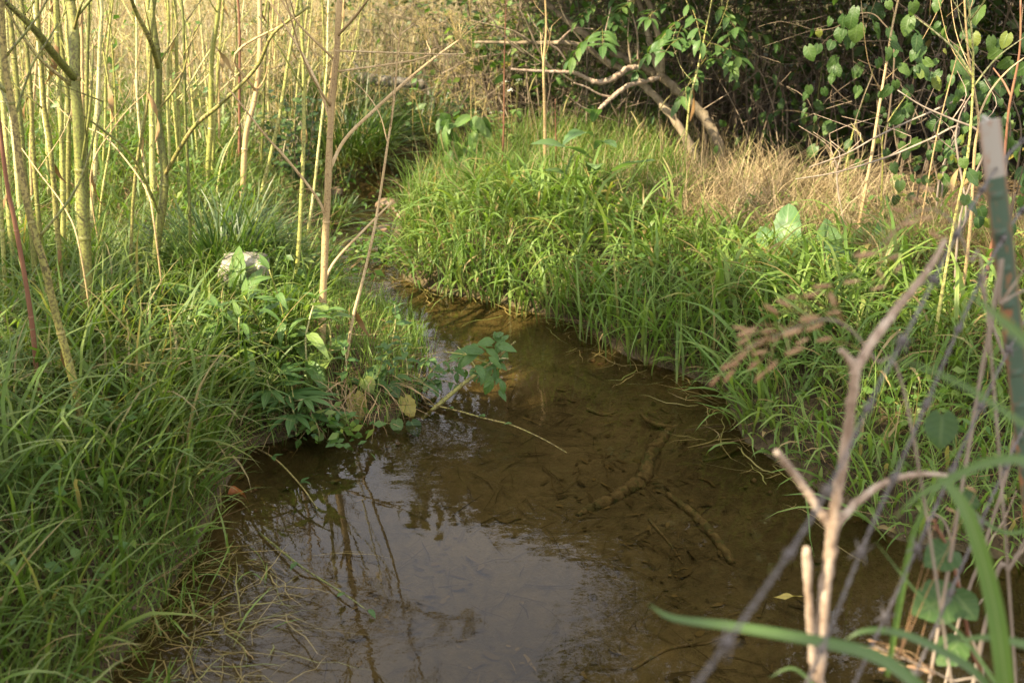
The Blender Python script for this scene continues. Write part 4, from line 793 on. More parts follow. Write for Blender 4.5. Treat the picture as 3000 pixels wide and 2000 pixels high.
for i, (x, y, h, r_) in enumerate([(-.3, 2.4, 4.6, 1.4), (1.2, 2.4, 4.8, 1.4), (-1.8, 2.4, 4.2, 1.3), (.3, 3.9, 5.4, 1.2), (2.4, 1.8, 5.2, 1.3), (-2.0, 3.9, 4.2, 1.0), (2.3, 3.6, 5.6, 1.1), (2.2, 7.6, 6.0, 1.2), (3.8, 7.4, 6.3, 1.3), (3.4, 6.0, 6.0, 1.1), (5.2, 6.4, 6.4, 1.3), (1.6, 8.6, 6.2, 1.0)]):
    bl.append((5200, sunpos(x, y, h), (r_, r_ * .85, r_ * .7), 30 + i))
c0 = sunpos(0, 2.6, 4.6)
tree('shade_tree', 'unseen leafy tree beside the stream, crown shaped to shade the pool and thicket', (c0[0] - .4, c0[1] - .2), bl, [([(c0[0] - .4, c0[1] - .2, .2), (c0[0] - .3, c0[1] - .1, 2.0), (c0[0], c0[1], 4.2), (c0[0] + .2, c0[1], 5.4)], [.2, .16, .09, .03])] + [([(c0[0] - .3, c0[1] - .1, 2.2), ((c0[0] + b_[1][0]) / 2, (c0[1] + b_[1][1]) / 2, b_[1][2] - .7), b_[1]], [.07, .05, .02]) for b_ in bl[1:]], leaf=.13, filt=shade)

# ------------------------------------------------------------------ thicket: dark leaves and a tangle of twigs
q = np.stack([U(110000, -.3, 5.6), U(110000, 5.0, 9.5), U(110000, 0.1, 2.4)], 1)
edge = 6.75 - .55 * np.clip(q[:, 0] - 1.4, 0, 2.6) + .35 * nz2(q[:, 0], q[:, 2] * 2, 2.2) + .9 * np.clip(.9 - q[:, 0], 0, 2)
dn = nz2(q[:, 0] * 1.0, q[:, 2] * 1.6 + q[:, 1] * .8, 3.3, 1.1)
kp = (q[:, 1] > edge + .12 - .3 * (q[:, 0] > 2.4)) & (dn > -.35 + .25 * (q[:, 2] < .7) + .2 * (q[:, 0] < 1.6) - .4 * (q[:, 0] > 2.5)) & (np.abs(q[:, 0]) < .47 * q[:, 1] + 1.5)
q = q[kp]; q[:, 2] += height(q[:, 0], q[:, 1]) * .5
stuff(mass_obj('undergrowth', q, .03 + .075 * rng.random(len(q)) ** 1.6, rng.random(len(q)) ** 1.2, M['thick']), 'dark leafy undergrowth of the thicket behind the dead grass', 'undergrowth')
q = np.stack([U(5200, -1.2, 1.2), U(5200, 7.2, 9.6), U(5200, .25, 1.6)], 1); q = q[(nz2(q[:, 0], q[:, 2] * 2, 3.0) > .0) & ~is_left(q[:, 0], q[:, 1])]
stuff(mass_obj('undergrowth', q, U(len(q), .05, .10), rng.random(len(q)), M['cress']), 'lighter green brush where the stream bends out of sight', 'undergrowth')
mb = MB()
for i in range(620):
    x = rnd.uniform(-.2, 5.2); y = rnd.uniform(6.5, 9.0) - .5 * max(0, min(2.6, x - 1.4)) + .8 * max(0, .9 - x); z0 = hz(x, y)
    h = rnd.uniform(.5, 2.2); a = rnd.uniform(0, 6.28); ln = rnd.uniform(.1, .9)
    p0 = np.array((x, y, z0)); p1 = p0 + (math.cos(a) * ln * .3 + rnd.uniform(-.1, .1), math.sin(a) * ln * .3, h * .5); p2 = p0 + (math.cos(a) * ln, math.sin(a) * ln, h)
    mb.tube(smooth([p0, p1, p2], 3), [rnd.uniform(.003, .008), .0018], 4, rnd.random() ** 1.5, False)
for i in range(2600):
    x = rnd.uniform(-.6, 5.0); y = rnd.uniform(6.2, 8.4) - .5 * max(0, min(2.6, x - 1.4)) + .8 * max(0, .9 - x); z0 = hz(x, y) + rnd.uniform(.25, 1.6)
    v = np.array((rnd.gauss(0, 1), rnd.gauss(0, .8), rnd.gauss(-.1, .5))); v = v / np.linalg.norm(v) * rnd.uniform(.15, .7); p0 = np.array((x, y, z0))
    mb.tube(smooth([p0, p0 + v * .5 + (rnd.uniform(-.06, .06), 0, rnd.uniform(-.06, .06)), p0 + v], 2), [rnd.uniform(.0015, .004), .0009], 3, rnd.random(), False)
stuff(obj('twig_tangle', mb.mesh('twig_tangle', M['twig'])), 'tangle of bare brown twigs inside the dark thicket', 'twigs')
mb = MB()
for i in range(420):
    x = rnd.uniform(-2.0, .8); y = rnd.uniform(7.3, 9.6); z0 = hz(x, y) + rnd.uniform(.1, 1.1)
    v = np.array((rnd.gauss(0, 1), rnd.gauss(0, .6), rnd.gauss(.3, .6))); v = v / np.linalg.norm(v) * rnd.uniform(.2, .8); p0 = np.array((x, y, z0))
    mb.tube(smooth([p0, p0 + v * .5 + (rnd.uniform(-.06, .06), 0, rnd.uniform(-.06, .06)), p0 + v], 2), [rnd.uniform(.002, .004), .001], 3, rnd.random(), False)
stuff(obj('brush', mb.mesh('brush', M['twig'])), 'bare branching brush above the far bend of the stream', 'twigs')
mb = MB()
for i in range(520):
    y = rnd.uniform(6.8, 12); x = rnd.uniform(-.55 * y, .1 * y - .8); z0 = hz(x, y); h = rnd.uniform(.4, 1.1); p0 = np.array((x, y, z0)); a = rnd.uniform(0, 6.28)
    p2 = p0 + (math.cos(a) * h * .25, math.sin(a) * h * .25, h); tn = rnd.random(); mb.tube(smooth([p0, p0 * .5 + p2 * .5 + (rnd.gauss(0, .02), 0, 0), p2], 2), [.0035, .0015], 3, tn, False)
    for k_ in range(6):
        q0 = p0 + (p2 - p0) * rnd.uniform(.5, 1); v = np.array((rnd.gauss(0, 1), rnd.gauss(0, 1), abs(rnd.gauss(.5, .5)))); q1 = q0 + v / np.linalg.norm(v) * rnd.uniform(.06, .2); mb.tube([q0, q1], [.0015, .0009], 3, tn, False)
        for _ in range(3):
            v = np.array((rnd.gauss(0, 1), rnd.gauss(0, 1), rnd.gauss(.3, .6))) * .022; mb.tube([q1 - v * .3, q1 + v], [.0022, .0006], 3, tn, False)
stuff(obj('dry_weeds', mb.mesh('dry_weeds', M['umbel'])), 'dry branching seed weeds standing all through the far meadow', 'weeds')
q = np.stack([U(9000, -7, .6), U(9000, 6.2, 13), U(9000, .05, .75)], 1); q = q[(nz2(q[:, 0], q[:, 1], 1.5, 3.3) > .32) & is_left(q[:, 0], q[:, 1]) & (np.abs(q[:, 0]) < .5 * q[:, 1] + .6) & (sdist(q[:, 0], q[:, 1]) > .15)]; q[:, 2] += height(q[:, 0], q[:, 1])
stuff(mass_obj('green_weeds', q, U(len(q), .03, .08), rng.random(len(q)), M['cress']), 'patches of low green leafy weeds scattered in the dry meadow', 'weeds')
q = np.stack([U(9000, -1.9, 1.4), U(9000, 8.2, 10.4), U(9000, .3, 1.7)], 1); q = q[nz2(q[:, 0] * 1.3, q[:, 2] * 2 + q[:, 1], 2.6, .7) > .05 - .2 * (q[:, 0] > -.4)]
stuff(mass_obj('brush_leaves', q, U(len(q), .04, .09), rng.random(len(q)), M['thick']), 'green leaves of the brush closing in above the far bend', 'brush')
# long fallen canes across the thicket front
for lab, pts, Y in [('grey cane arching low across the dark thicket towards the post', [(2370, 490), (2480, 450), (2570, 400), (2700, 340), (2830, 300)], 4.8), ('second grey cane below it, almost parallel', [(2330, 525), (2450, 505), (2600, 460), (2720, 410), (2810, 375)], 4.7), ('pale thin cane running down to the right before the post', [(2630, 265), (2700, 310), (2790, 350), (2860, 380), (2890, 430)], 4.0), ('bent grey cane standing left of the post', [(2830, 640), (2805, 450), (2800, 400), (2815, 330), (2850, 270)], 4.3), ('broken straw cane bent over before the thicket', [(2470, 650), (2455, 560), (2450, 480), (2440, 475), (2430, 485)], 5.0)]:
    if pts[0][1] < pts[-1][1] or pts[0][0] < pts[-1][0] and pts[0][1] < 600: pts = pts[::-1]
    P3 = [at_y(a, b_, Y) for a, b_ in pts]; g = Vector((P3[0].x + .04, P3[0].y + .15, hz(P3[0].x, P3[0].y + .15)))
    rt = thing('dead_cane', lab, 'cane', g, 'dead canes before the thicket'); mb = MB(); pp = rel(P3, g)
    mb.tube(smooth([np.array((0, 0, -.02)), pp[0] * np.array((1.3, .3, .6))] + pp, 5), [.005, .0045, .004, .002], 6); obj('cane', mb.mesh('cane', M['twigpale']), rt)
    for _ in range(2):
        e = pp[rnd.randrange(1, len(pp) - 1)]; mb = MB(); mb.tube(smooth([e, e + np.array((rnd.uniform(-.1, .1), .03, .08)), e + np.array((rnd.uniform(-.2, .2), .05, .16))], 3), [.0025, .001], 4); obj('side_twig', mb.mesh('side_twig', M['deadtwig']), rt)

# ------------------------------------------------------------------ climbing vines with heart-shaped leaves on the thicket
def vine(label, pts, Y, n, spread, size, kind='heart', group='vines on the thicket', dY=.2, name='vine'):
    P3 = [at_y(a, b_, Y + rnd.uniform(-.05, .05)) for a, b_ in pts]; g = Vector((P3[0].x, P3[0].y, hz(P3[0].x, P3[0].y)))
    rt = thing(name, label, 'vine', g, group)
    s_ = smooth(rel([g] + P3, g), 6); mb = MB(); mb.tube(s_, [.005, .003, .0015], 5); obj('vine_stem', mb.mesh('vine_stem', M['twig']), rt)
    for i in range(n):
        c0 = s_[rnd.randrange(4, len(s_))]; q_ = Vector(c0) + Vector((rnd.gauss(0, spread), rnd.uniform(-dY, dY), rnd.gauss(0, spread * .8)))
        if q_.z + g.z < .25: continue
        nrm = Vector((rnd.gauss(-.25, .35), rnd.gauss(-.75, .3), rnd.uniform(.15, .9)))
        dd = Vector((rnd.gauss(0, .5), rnd.uniform(-.5, .1), -rnd.uniform(.4, 1)))
        put('leaf', rnd.choice(LF[kind]), rt, q_, dd, nrm, s=size * (.4 + .85 * rnd.random()), roll=rnd.uniform(-.6, .6), sx=rnd.uniform(.75, 1.05))
vine('vine with broad heart-shaped leaves filling the top corner above the post', [(2960, 380), (2900, 250), (2820, 150), (2700, 60), (2620, 0)], 4.8, 120, .22, .062)
vine('vine of lit round leaves reaching out from the top of the thicket', [(2620, 180), (2580, 60), (2520, 40), (2450, 80), (2390, 90)], 5.6, 24, .08, .08)
vine('vine with round leaves behind the red stalk', [(2990, 420), (2970, 300), (2940, 250), (2900, 300)], 4.9, 80, .17, .05)
vine('trailing vine of small round leaves hanging left of the forked yellow stalk', [(2690, 560), (2710, 480), (2720, 420), (2700, 350), (2740, 250)], 4.9, 44, .09, .05)
vine('vine of shaded heart leaves in the middle of the thicket', [(2650, 420), (2600, 300), (2560, 230), (2500, 180)], 6.1, 60, .24, .065)
vine('vine with dim leaves low in the thicket right of the shrub trunks', [(2260, 420), (2240, 330), (2200, 280), (2280, 240)], 6.3, 50, .22, .07, 'dim')
vine('leafy sapling of ovate leaves behind the shrub trunks', [(2380, 300), (2350, 200), (2330, 120)], 6.7, 50, .26, .07, 'dim')
vine('low bramble with round leaves beside the foot of the post', [(2960, 640), (2980, 560), (3000, 480)], 3.4, 36, .13, .05)

# ------------------------------------------------------------------ herbs
def herb(name, label, base, h, pairs, kind, size, lean=(0, 0), stem='stalk_y', r=.004, cat='weed', group=None, up_leaf=.3, top_tuft=3, alt=False):
    rt = thing(name, label, cat, base, group); tip = Vector((lean[0], lean[1], h))
    s_ = smooth([(0, 0, -.03), tip * .5 + Vector((rnd.uniform(-.02, .02), rnd.uniform(-.02, .02), 0)), tip], 6); mb = MB(); mb.tube(s_, [r, r * .6], 6); obj('stem', mb.mesh('stem', M[stem]), rt)
    a = rnd.uniform(0, 3.14)
    for i in range(pairs):
        t_ = .25 + .7 * i / max(1, pairs - 1); c0 = s_[int(t_ * (len(s_) - 1))]; a += 1.57 + rnd.uniform(-.3, .3)
        for sgn in (0, math.pi):
            if alt and sgn: continue
            aa = a + sgn + rnd.uniform(-.25, .25)
            put('leaf', rnd.choice(LF[kind]), rt, c0, (math.cos(aa), math.sin(aa), rnd.uniform(-.15, .5) + up_leaf * .4), s=size * rnd.uniform(.75, 1.2) * (1.1 - .35 * t_), roll=rnd.uniform(-.35, .35))
    for i in range(top_tuft):
        aa = rnd.uniform(0, 6.28); put('leaf', rnd.choice(LF[kind]), rt, s_[-1], (math.cos(aa) * .7, math.sin(aa) * .7, .7), s=size * .55)
    return rt
GW = 'leafy weeds by the pale block'
for i, (px, py, h, n_, lab) in enumerate([(640, 1060, .22, 5, 'narrow-leaved weed lowest and farthest left in front of the pale block'), (700, 1040, .20, 5, 'narrow-leaved weed directly below the pale block'), (780, 1060, .26, 6, 'narrow-leaved weed between the pale block and the pool edge'), (840, 1080, .38, 6, 'tall narrow-leaved weed just left of the tan stalk'), (905, 1100, .30, 5, 'narrow-leaved weed at the foot of the tan stalk'), (720, 1130, .26, 5, 'shaded narrow-leaved weed on the bank edge above the ragweed'), (600, 1120, .24, 4, 'small narrow-leaved weed sunk in the long grass')]):
    herb('leafy_weed', lab, ground_at(px, py), h, n_, 'lance', .15, (rnd.uniform(-.06, .06), rnd.uniform(-.08, 0)), group=GW)
g = ground_at(955, 1060); herb('leafy_weed', 'weed with one big pale leaf beside the tan stalk on the hummock', g, .20, 2, 'ovate', .16, (.02, -.04), group=GW)
for i, (px, py, h, n_, lab) in enumerate([(1010, 1120, .16, 4, 'small leafy weed on the hummock left of the thin straw stalk'), (1085, 1130, .15, 4, 'small leafy weed in the middle of the hummock'), (1150, 1160, .18, 5, 'leafy weed on the hummock tip nearest the fallen sprig'), (1190, 1130, .20, 5, 'upright leafy weed at the back of the hummock tip'), (1130, 1040, .22, 5, 'upright weed in the wispy grass behind the hummock')]):
    herb('leafy_weed', lab, ground_at(px, py), h, n_, 'sprig', .07, (rnd.uniform(-.03, .06), rnd.uniform(-.06, 0)), group='small weeds on the hummock', r=.0025)
def rosette(name, label, base, leaves, kind, cat='weed', group=None):
    rt = thing(name, label, cat, base, group)
    for (dx, dy, dz, s_, nx_, ny_) in leaves: put('leaf', rnd.choice(LF[kind]), rt, (dx * .06, dy * .06, .005), (dx, dy, dz), (nx_, ny_, 1 if dz < .8 else .35), s=s_, roll=rnd.uniform(-.15, .15))
    return rt
rosette('sow_thistle', 'rosette of long pale toothed leaves in front of the pale block', ground_at(715, 915), [(-1, -.3, .9, .26, 0, -.2), (-.6, -.8, .6, .24, 0, -.3), (-.15, .1, 1.6, .28, -.1, -1), (.9, -.2, .9, .25, .1, -.4), (.5, -.7, .7, .24, 0, -.3), (.2, -.4, 1.3, .22, 0, -1), (1, .3, .5, .22, 0, 0), (-.9, .4, .5, .2, 0, 0)], 'long')
for lab, px, py, n_ in [('ragweed with dark finger-shaped leaves at the edge of the pool', 868, 1275, 7), ('smaller ragweed behind it, half hidden by the grass', 800, 1215, 5)]:
    g = ground_at(px, py); rt = thing('ragweed', lab, 'weed', g, 'ragweeds at the pool edge'); mb = MB(); mb.tube(smooth([(0, 0, -.03), (.0, -.01, .08), (-.01, -.02, .16)], 4), [.004, .002], 6); obj('stem', mb.mesh('stem', M['stalk_y']), rt)
    for i in range(n_):
        a = i * 2.4; zc = .05 + .11 * i / n_; L = .17 - .06 * i / n_
        e = Vector((math.cos(a) * .05, math.sin(a) * .05, zc + .02)); mb = MB(); mb.tube([(0, 0, zc), tuple(e)], [.002, .0015], 4); obj('leaf_stalk', mb.mesh('leaf_stalk', M['stalk_y']), rt)
        put('leaf', rnd.choice(LF['palm']), rt, e, (math.cos(a), math.sin(a), .25), s=L)
# dock by the straw, and the sow thistle on the far bank
rosette('dock', 'dock with one large upright sunlit leaf before the straw', ground_at(2300, 800), [(-.05, .1, 2.0, .31, -.35, -1), (-.5, .1, 1.2, .22, -.3, -1), (-.9, -.5, .5, .20, 0, -.3), (.8, -.6, .5, .18, 0, -.3), (-.5, -.9, .25, .2, 0, 0), (.2, -.9, .3, .16, 0, 0)], 'dock', 'plant', 'docks')
rosette('dock', 'dock with dark upright leaves, second from the straw patch', ground_at(2430, 820), [(-.05, .1, 1.8, .26, .5, -1), (.75, .1, 1.0, .3, .3, -1), (1.0, -.5, .5, .3, .2, -.6), (.3, -.8, .5, .24, 0, -.3), (-.7, -.6, .5, .2, 0, -.3)], 'dock', 'plant', 'docks')
rosette('dock', 'wide shaded dock nearest the leaning foreground twig', ground_at(2560, 850), [(.2, .1, 1.1, .3, .2, -1), (.9, .1, .7, .3, .2, -1), (-.6, -.2, .8, .26, 0, -.6), (.4, -.9, .4, .24, 0, -.3)], 'dock', 'plant', 'docks')
g = ground_at(1745, 640); rt = thing('sow_thistle', 'tall pale-leaved sow thistle standing above the bright bank grass', 'weed', g)
s_ = smooth(rel([g - Vector((0, 0, .03)), at_y(1738, 560, g.y), at_y(1742, 450, g.y), at_y(1735, 330, g.y)], g), 6); mb = MB(); mb.tube(s_, [.009, .007, .004], 7); obj('stem', mb.mesh('stem', M['stalk_y']), rt)
for (px, py, ex, ey, sc) in [(1740, 540, 1860, 470, 1), (1740, 520, 1745, 440, .9), (1738, 560, 1640, 500, 1), (1740, 470, 1620, 420, 1.05), (1742, 440, 1790, 380, .8), (1740, 400, 1660, 370, .8), (1736, 360, 1760, 300, .6), (1738, 340, 1700, 310, .6), (1745, 580, 1800, 680, 1.2), (1740, 560, 1700, 600, .9)]:
    p0 = at_y(px, py, g.y) - g; p1 = at_y(ex, ey, g.y - .12) - g; v = p1 - p0; put('leaf', rnd.choice(LF['thistle'][:2]), rt, p0, v + Vector((0, 0, .05)), s=v.length * 1.4 * sc)
# drooping pointed leaves over the far riffle, and the white-flowered weed behind
g = ground_at(1330, 560); rt = thing('nettle_like_weed', 'weed with drooping pointed leaves over the far riffle', 'weed', g)
for (a, b_) in [((1335, 560), (1300, 330)), ((1345, 560), (1400, 340)), ((1350, 570), (1440, 440))]:
    p0 = Vector((0, 0, 0)); p1 = at_y(b_[0], b_[1], g.y) - g; s_ = smooth([p0, p0.lerp(p1, .5) + Vector((.03, 0, .04)), p1], 6); mb = MB(); mb.tube(s_, [.004, .002], 5); obj('stem', mb.mesh('stem', M['stalk_o']), rt)
    for i in range(24):
        c0 = s_[rnd.randrange(3, len(s_))]; put('leaf', rnd.choice(LF['ovate']), rt, Vector(c0) + Vector((rnd.gauss(0, .02), rnd.gauss(0, .03), 0)), (rnd.gauss(0, .5), rnd.uniform(-.7, .2), -rnd.uniform(.3, 1)), (rnd.gauss(-.2, .3), -.6, .7), s=rnd.uniform(.09, .15))
g = ground_at(1480, 520); rt = thing('white_flower_weed', 'weed topped with clusters of tiny white flowers by the far bend', 'weed', g)
def flower_mesh():
    r = random.Random(5); mb = MB()
    for i in range(22):
        v = np.array((r.gauss(0, .010), r.gauss(0, .010), r.gauss(0, .004))); s = .0035
        for k_ in range(5):
            a = k_ * 1.257; mb.add([v, v + (math.cos(a) * s, math.sin(a) * s, .001), v + (math.cos(a + .6) * s * 1.3, math.sin(a + .6) * s * 1.3, .0015), v + (math.cos(a + 1.1) * s, math.sin(a + 1.1) * s, .001)], [(0, 1, 2, 3)])
    return mb.mesh('flower_cluster', M['flower'])
FLW = flower_mesh()
for (px, py) in [(1400, 300), (1420, 285), (1440, 300), (1395, 330), (1460, 255), (1480, 240), (1440, 330), (1500, 310), (1515, 245), (1520, 235), (1380, 395), (1430, 320), (1470, 330), (1495, 265), (1350, 315), (1410, 345)]:
    Y = g.y + rnd.uniform(-.1, .3); p1 = at_y(px, py, Y) - g; s_ = smooth([(0, 0, 0), p1 * .5 + Vector((.02, 0, .05)), p1], 4); mb = MB(); mb.tube(s_, [.002, .001], 4); st = obj('stem', mb.mesh('stem', M['stalk_o']), rt)
    o_ = obj('flower_cluster', FLW, st, p1); o_.rotation_euler = (rnd.uniform(.2, .7), rnd.uniform(-.3, .3), rnd.uniform(0, 6)); o_.scale = [rnd.uniform(.6, 1.0)] * 3
    for i in range(3): put('leaf', rnd.choice(LF['ovate']), rt, s_[rnd.randrange(3, 7)], (rnd.gauss(0, 1), rnd.gauss(0, 1), .1), s=rnd.uniform(.05, .09))
# dark small-leaved bush behind the stalks
g = ground_at(880, 560); rt = thing('small_bush', 'dark small-leaved bush between the yellow stalks and the stream', 'bush', g)
for i in range(9):
    e = Vector((rnd.gauss(0, .13), rnd.gauss(0, .10), rnd.uniform(.3, .62))); s_ = smooth([(0, 0, 0), tuple(e * .5 + Vector((rnd.gauss(0, .02), 0, 0))), tuple(e)], 5); mb = MB(); mb.tube(s_, [.004, .0015], 5); obj('stem', mb.mesh('stem', M['twig']), rt)
    for k_ in range(22):
        c0 = s_[rnd.randrange(2, len(s_))]; put('leaf', rnd.choice(LF['small']), rt, Vector(c0) + Vector((rnd.gauss(0, .03), rnd.gauss(0, .03), rnd.gauss(0, .02))), (rnd.gauss(0, 1), rnd.gauss(-.3, 1), rnd.uniform(-.4, .3)), (0, -.4, .8), s=rnd.uniform(.035, .06))
# round-leaved seedlings on the hummock, yellow leaves, fallen leaves
for lab, px, py, L, kind in [('round green leaf on a short stem on the hummock top', 1112, 1105, .085, 'heart'), ('flat round green leaf low on the hummock', 1068, 1135, .06, 'heart'), ('broad green leaf right of the flat one on the hummock', 1142, 1150, .06, 'heart'), ('large yellowing leaf hanging at the hummock foot', 1040, 1180, .10, 'yellow'), ('ragged yellow-green leaf by the foot of the fallen sprig', 1185, 1190, .08, 'yellow'), ('small dark green leaf at the waterline below the hummock', 1160, 1255, .05, 'heart'), ('round green leaf at the waterline by the hanging straw', 1205, 1260, .06, 'heart')]:
    g = ground_at(px, py + 12); g.z = max(g.z, .0); rt = thing('seedling', lab, 'leaf plant', g, 'seedlings on the hummock'); e = at_y(px, py - 25, g.y - .01) - g
    mb = MB(); mb.tube(smooth([(0, 0, -.01), tuple(e * .6), tuple(e)], 3), [.0018, .0012], 4); obj('leaf_stalk', mb.mesh('leaf_stalk', M['stalk_y']), rt)
    put('leaf', LF[kind][1], rt, e, (rnd.uniform(-.5, .5), -.5, -.35 if kind == 'heart' else -.9), (0, -.5, .8), s=L)
for lab, px, py, L, a in [('orange fallen leaf floating against the near bank grass', 670, 1475, .09, .4), ('reddish dead leaf on the hummock beside the tan stalk', 985, 1015, .07, 2.0), ('brown curled leaf low on the hummock by the seedlings', 940, 1160, .07, 1.0), ('dark red dead leaf under the yellowing leaf', 1065, 1180, .06, 2.6)]:
    p_ = ground_at(px, py); p_.z = max(p_.z, 0) + .012; o_ = put('fallen_leaf', LF['fallen'][2], None, p_, (math.cos(a), math.sin(a), .25), s=L); tag(o_, lab, 'leaf', 'fallen leaves')
p_ = at_z(2275, 1748, .006); o_ = put('fallen_leaf', LF['yellow'][0], None, p_, (1, .15, 0), s=.075, sx=.25); tag(o_, 'narrow yellow leaf floating near the foreground twig', 'leaf', 'fallen leaves')
# the leafy sprig growing out over the pool
g = at_z(1232, 1205, 0.0); rt = thing('leafy_sprig', 'thick pale-green stem with ovate leaves leaning out over the pool', 'sprig', g)
e = at_y(1440, 1062, g.y + .12) - g; e2 = at_y(1510, 1000, g.y + .1) - g
s_ = smooth([tuple(Vector((-.03, -.01, -.06))), tuple(e * .5 + Vector((0, 0, -.01))), tuple(e), tuple(e2)], 6); mb = MB(); mb.tube(s_, [.009, .008, .006, .003], 8); obj('stem', mb.mesh('stem', M['stalk_o']), rt)
for (px, py, ex, ey, sz) in [(1440, 1060, 1385, 1095, 1), (1440, 1050, 1450, 1075, 1.1), (1455, 1010, 1520, 1015, 1), (1450, 1000, 1390, 990, 1), (1455, 985, 1460, 970, .8), (1420, 1030, 1340, 1010, 1), (1400, 1040, 1320, 1060, .9), (1380, 1030, 1290, 1030, .8), (1470, 1020, 1490, 1045, .9), (1440, 1070, 1400, 1130, 1), (1450, 1080, 1455, 1130, 1), (1460, 1065, 1500, 1080, .8), (1440, 1100, 1420, 1170, 1), (1450, 1110, 1490, 1110, .8), (1340, 1090, 1330, 1130, .8), (1360, 1050, 1340, 1080, .9), (1400, 1010, 1370, 1010, .8)]:
    Y = g.y + .1 + rnd.uniform(-.06, .06); p0 = at_y(px, py, Y) - g; p1 = at_y(ex, ey, Y - .03) - g; v = p1 - p0
    put('leaf', rnd.choice(LF['sprig']), rt, p0, v + Vector((0, -.02, 0)), (0, -.7, .7), s=max(.055, v.length * .95) * sz, roll=rnd.uniform(-.4, .4))
    put('leaf', rnd.choice(LF['sprig']), rt, p0 + Vector((rnd.uniform(-.03, .03), rnd.uniform(-.05, .05), rnd.uniform(-.03, .03))), Vector((rnd.gauss(0, 1), rnd.gauss(-.3, 1), rnd.gauss(-.2, .4))), (0, -.3, .9), s=rnd.uniform(.04, .075))
    put('leaf', rnd.choice(LF['sprig']), rt, p0 + Vector((rnd.uniform(-.07, .05), rnd.uniform(-.08, .08), rnd.uniform(-.05, .03))), Vector((rnd.gauss(0, 1), rnd.gauss(-.3, 1), rnd.gauss(-.2, .4))), (0, -.3, .9), s=rnd.uniform(.03, .06))
for a, b_ in [((1400, 1085), (1340, 1015)), ((1430, 1065), (1300, 1030)), ((1440, 1065), (1490, 1050))]:
    p0 = at_y(*a, g.y + .1) - g; p1 = at_y(*b_, g.y + .1) - g; mb = MB(); mb.tube(smooth([tuple(p0), tuple(p0.lerp(p1, .5) + Vector((0, 0, .01))), tuple(p1)], 4), [.003, .0015], 5); obj('side_stem', mb.mesh('side_stem', M['stalk_y']), rt)
g = at_z(1215, 1150, 0.0); rt = thing('leafy_sprig', 'low sprawling clump of small leaves on the water left of the leaning stem', 'sprig', g)
for i in range(7):
    e = Vector((rnd.uniform(.02, .22), rnd.uniform(-.10, .16), rnd.uniform(.02, .12))); s_ = smooth([(0, 0, -.02), tuple(e * .5 + Vector((0, 0, .03))), tuple(e)], 5); mb = MB(); mb.tube(s_, [.0028, .0014], 5); obj('stem', mb.mesh('stem', M['stalk_o']), rt)
    for k_ in range(9): put('leaf', rnd.choice(LF['sprig']), rt, s_[rnd.randrange(3, len(s_))], (rnd.gauss(0, 1), rnd.gauss(-.2, 1), rnd.uniform(-.2, .4)), s=rnd.uniform(.025, .055), roll=rnd.uniform(-.4, .4))
# thin fallen stems on the water
for lab, pts in [('thin green stem trailing across the water from the fallen sprig', [(1240, 1180), (1330, 1200), (1420, 1225), (1500, 1245), (1590, 1285), (1660, 1325)]), ('thin brown stem floating off the near bank into the sky reflection', [(760, 1560), (870, 1650), (930, 1690), (1010, 1740), (1080, 1790)]), ('pale stem lying on the water from the bank grass to the right', [(700, 1290), (800, 1340), (880, 1420), (930, 1490)])]:
    P3 = [at_z(a, b_, .004 + .012 * math.sin(i * 1.7) ** 2) for i, (a, b_) in enumerate(pts)]; g = P3[0]; rt = thing('fallen_weed', lab, 'fallen weed', g, 'fallen stems on the water')
    mb = MB(); mb.tube(smooth(rel(P3, g), 5), [.0035, .003, .0015], 5); obj('stem', mb.mesh('stem', M['stalk_o']), rt)
    for i in range(4):
        c0 = P3[rnd.randrange(1, len(P3))] - g; put('leaf', rnd.choice(LF['sprig']), rt, c0 + Vector((0, 0, .006)), (rnd.gauss(0, 1), rnd.gauss(0, 1), .12), s=.035)

# ------------------------------------------------------------------ sedge tussocks, cress, foxtails
def tussock(label, px, py, n_, L, w, rad, group='sedge tussocks', lean=(.05, .9), curve=(.4, 1.8), base=None):
    g = base or ground_at(px, py); rt = thing('sedge_tussock', label, 'tussock', g, group)
    a = U(n_, 0, 6.28); r_ = np.sqrt(rng.random(n_)) * rad; P_ = np.stack([g.x + np.cos(a) * r_, g.y + np.sin(a) * r_, np.full(n_, g.z - .01)], 1)
    sw_ = Sward(); sw_.add(P_, U(n_, .6, 1.0) * L, U(n_, .6, 1.3) * w, a + U(n_, -.5, .5), U(n_, *lean) * (.4 + r_ / rad), U(n_, *curve), rng.random(n_), seg=7)
    stuff(sw_.build('leaf_tuft', M['sedge'], rt, g))
tussock('dense dark green sedge tussock behind the pale block', 650, 810, 620, .46, .009, .17)
tussock('sedge tussock overhanging the far bank, left of the riffle', 1090, 540, 620, .62, .008, .26, base=Vector((-1.05, 7.15, .12)))
tussock('shaded sedge tussock where the stream disappears', 1230, 480, 420, .5, .008, .28, base=Vector((-.62, 7.75, .15)))
tussock('sedge tussock at the back of the far bank below the log', 1150, 440, 500, .55, .008, .28, base=Vector((-1.35, 7.9, .3)))
tussock('small grassy tuft standing in the riffle', 1030, 600, 160, .20, .006, .10, base=Vector((-1.0, 6.15, .02)))
q = []
for (px, py, n_, sx_, sy_) in [(1085, 750, 220, .07, .10), (1270, 575, 420, .10, .2), (1320, 610, 420, .14, .2), (960, 1190, 160, .07, .05), (920, 480, 400, .2, .3), (800, 560, 400, .3, .3)]:
    c0 = at_z(px, py, .02 if px > 1000 else .12); xs = rng.normal(c0.x, sx_, n_); ys = rng.normal(c0.y, sy_, n_); q.append(np.stack([xs, ys, np.maximum(height(xs, ys), 0) + U(n_, .01, .11)], 1))
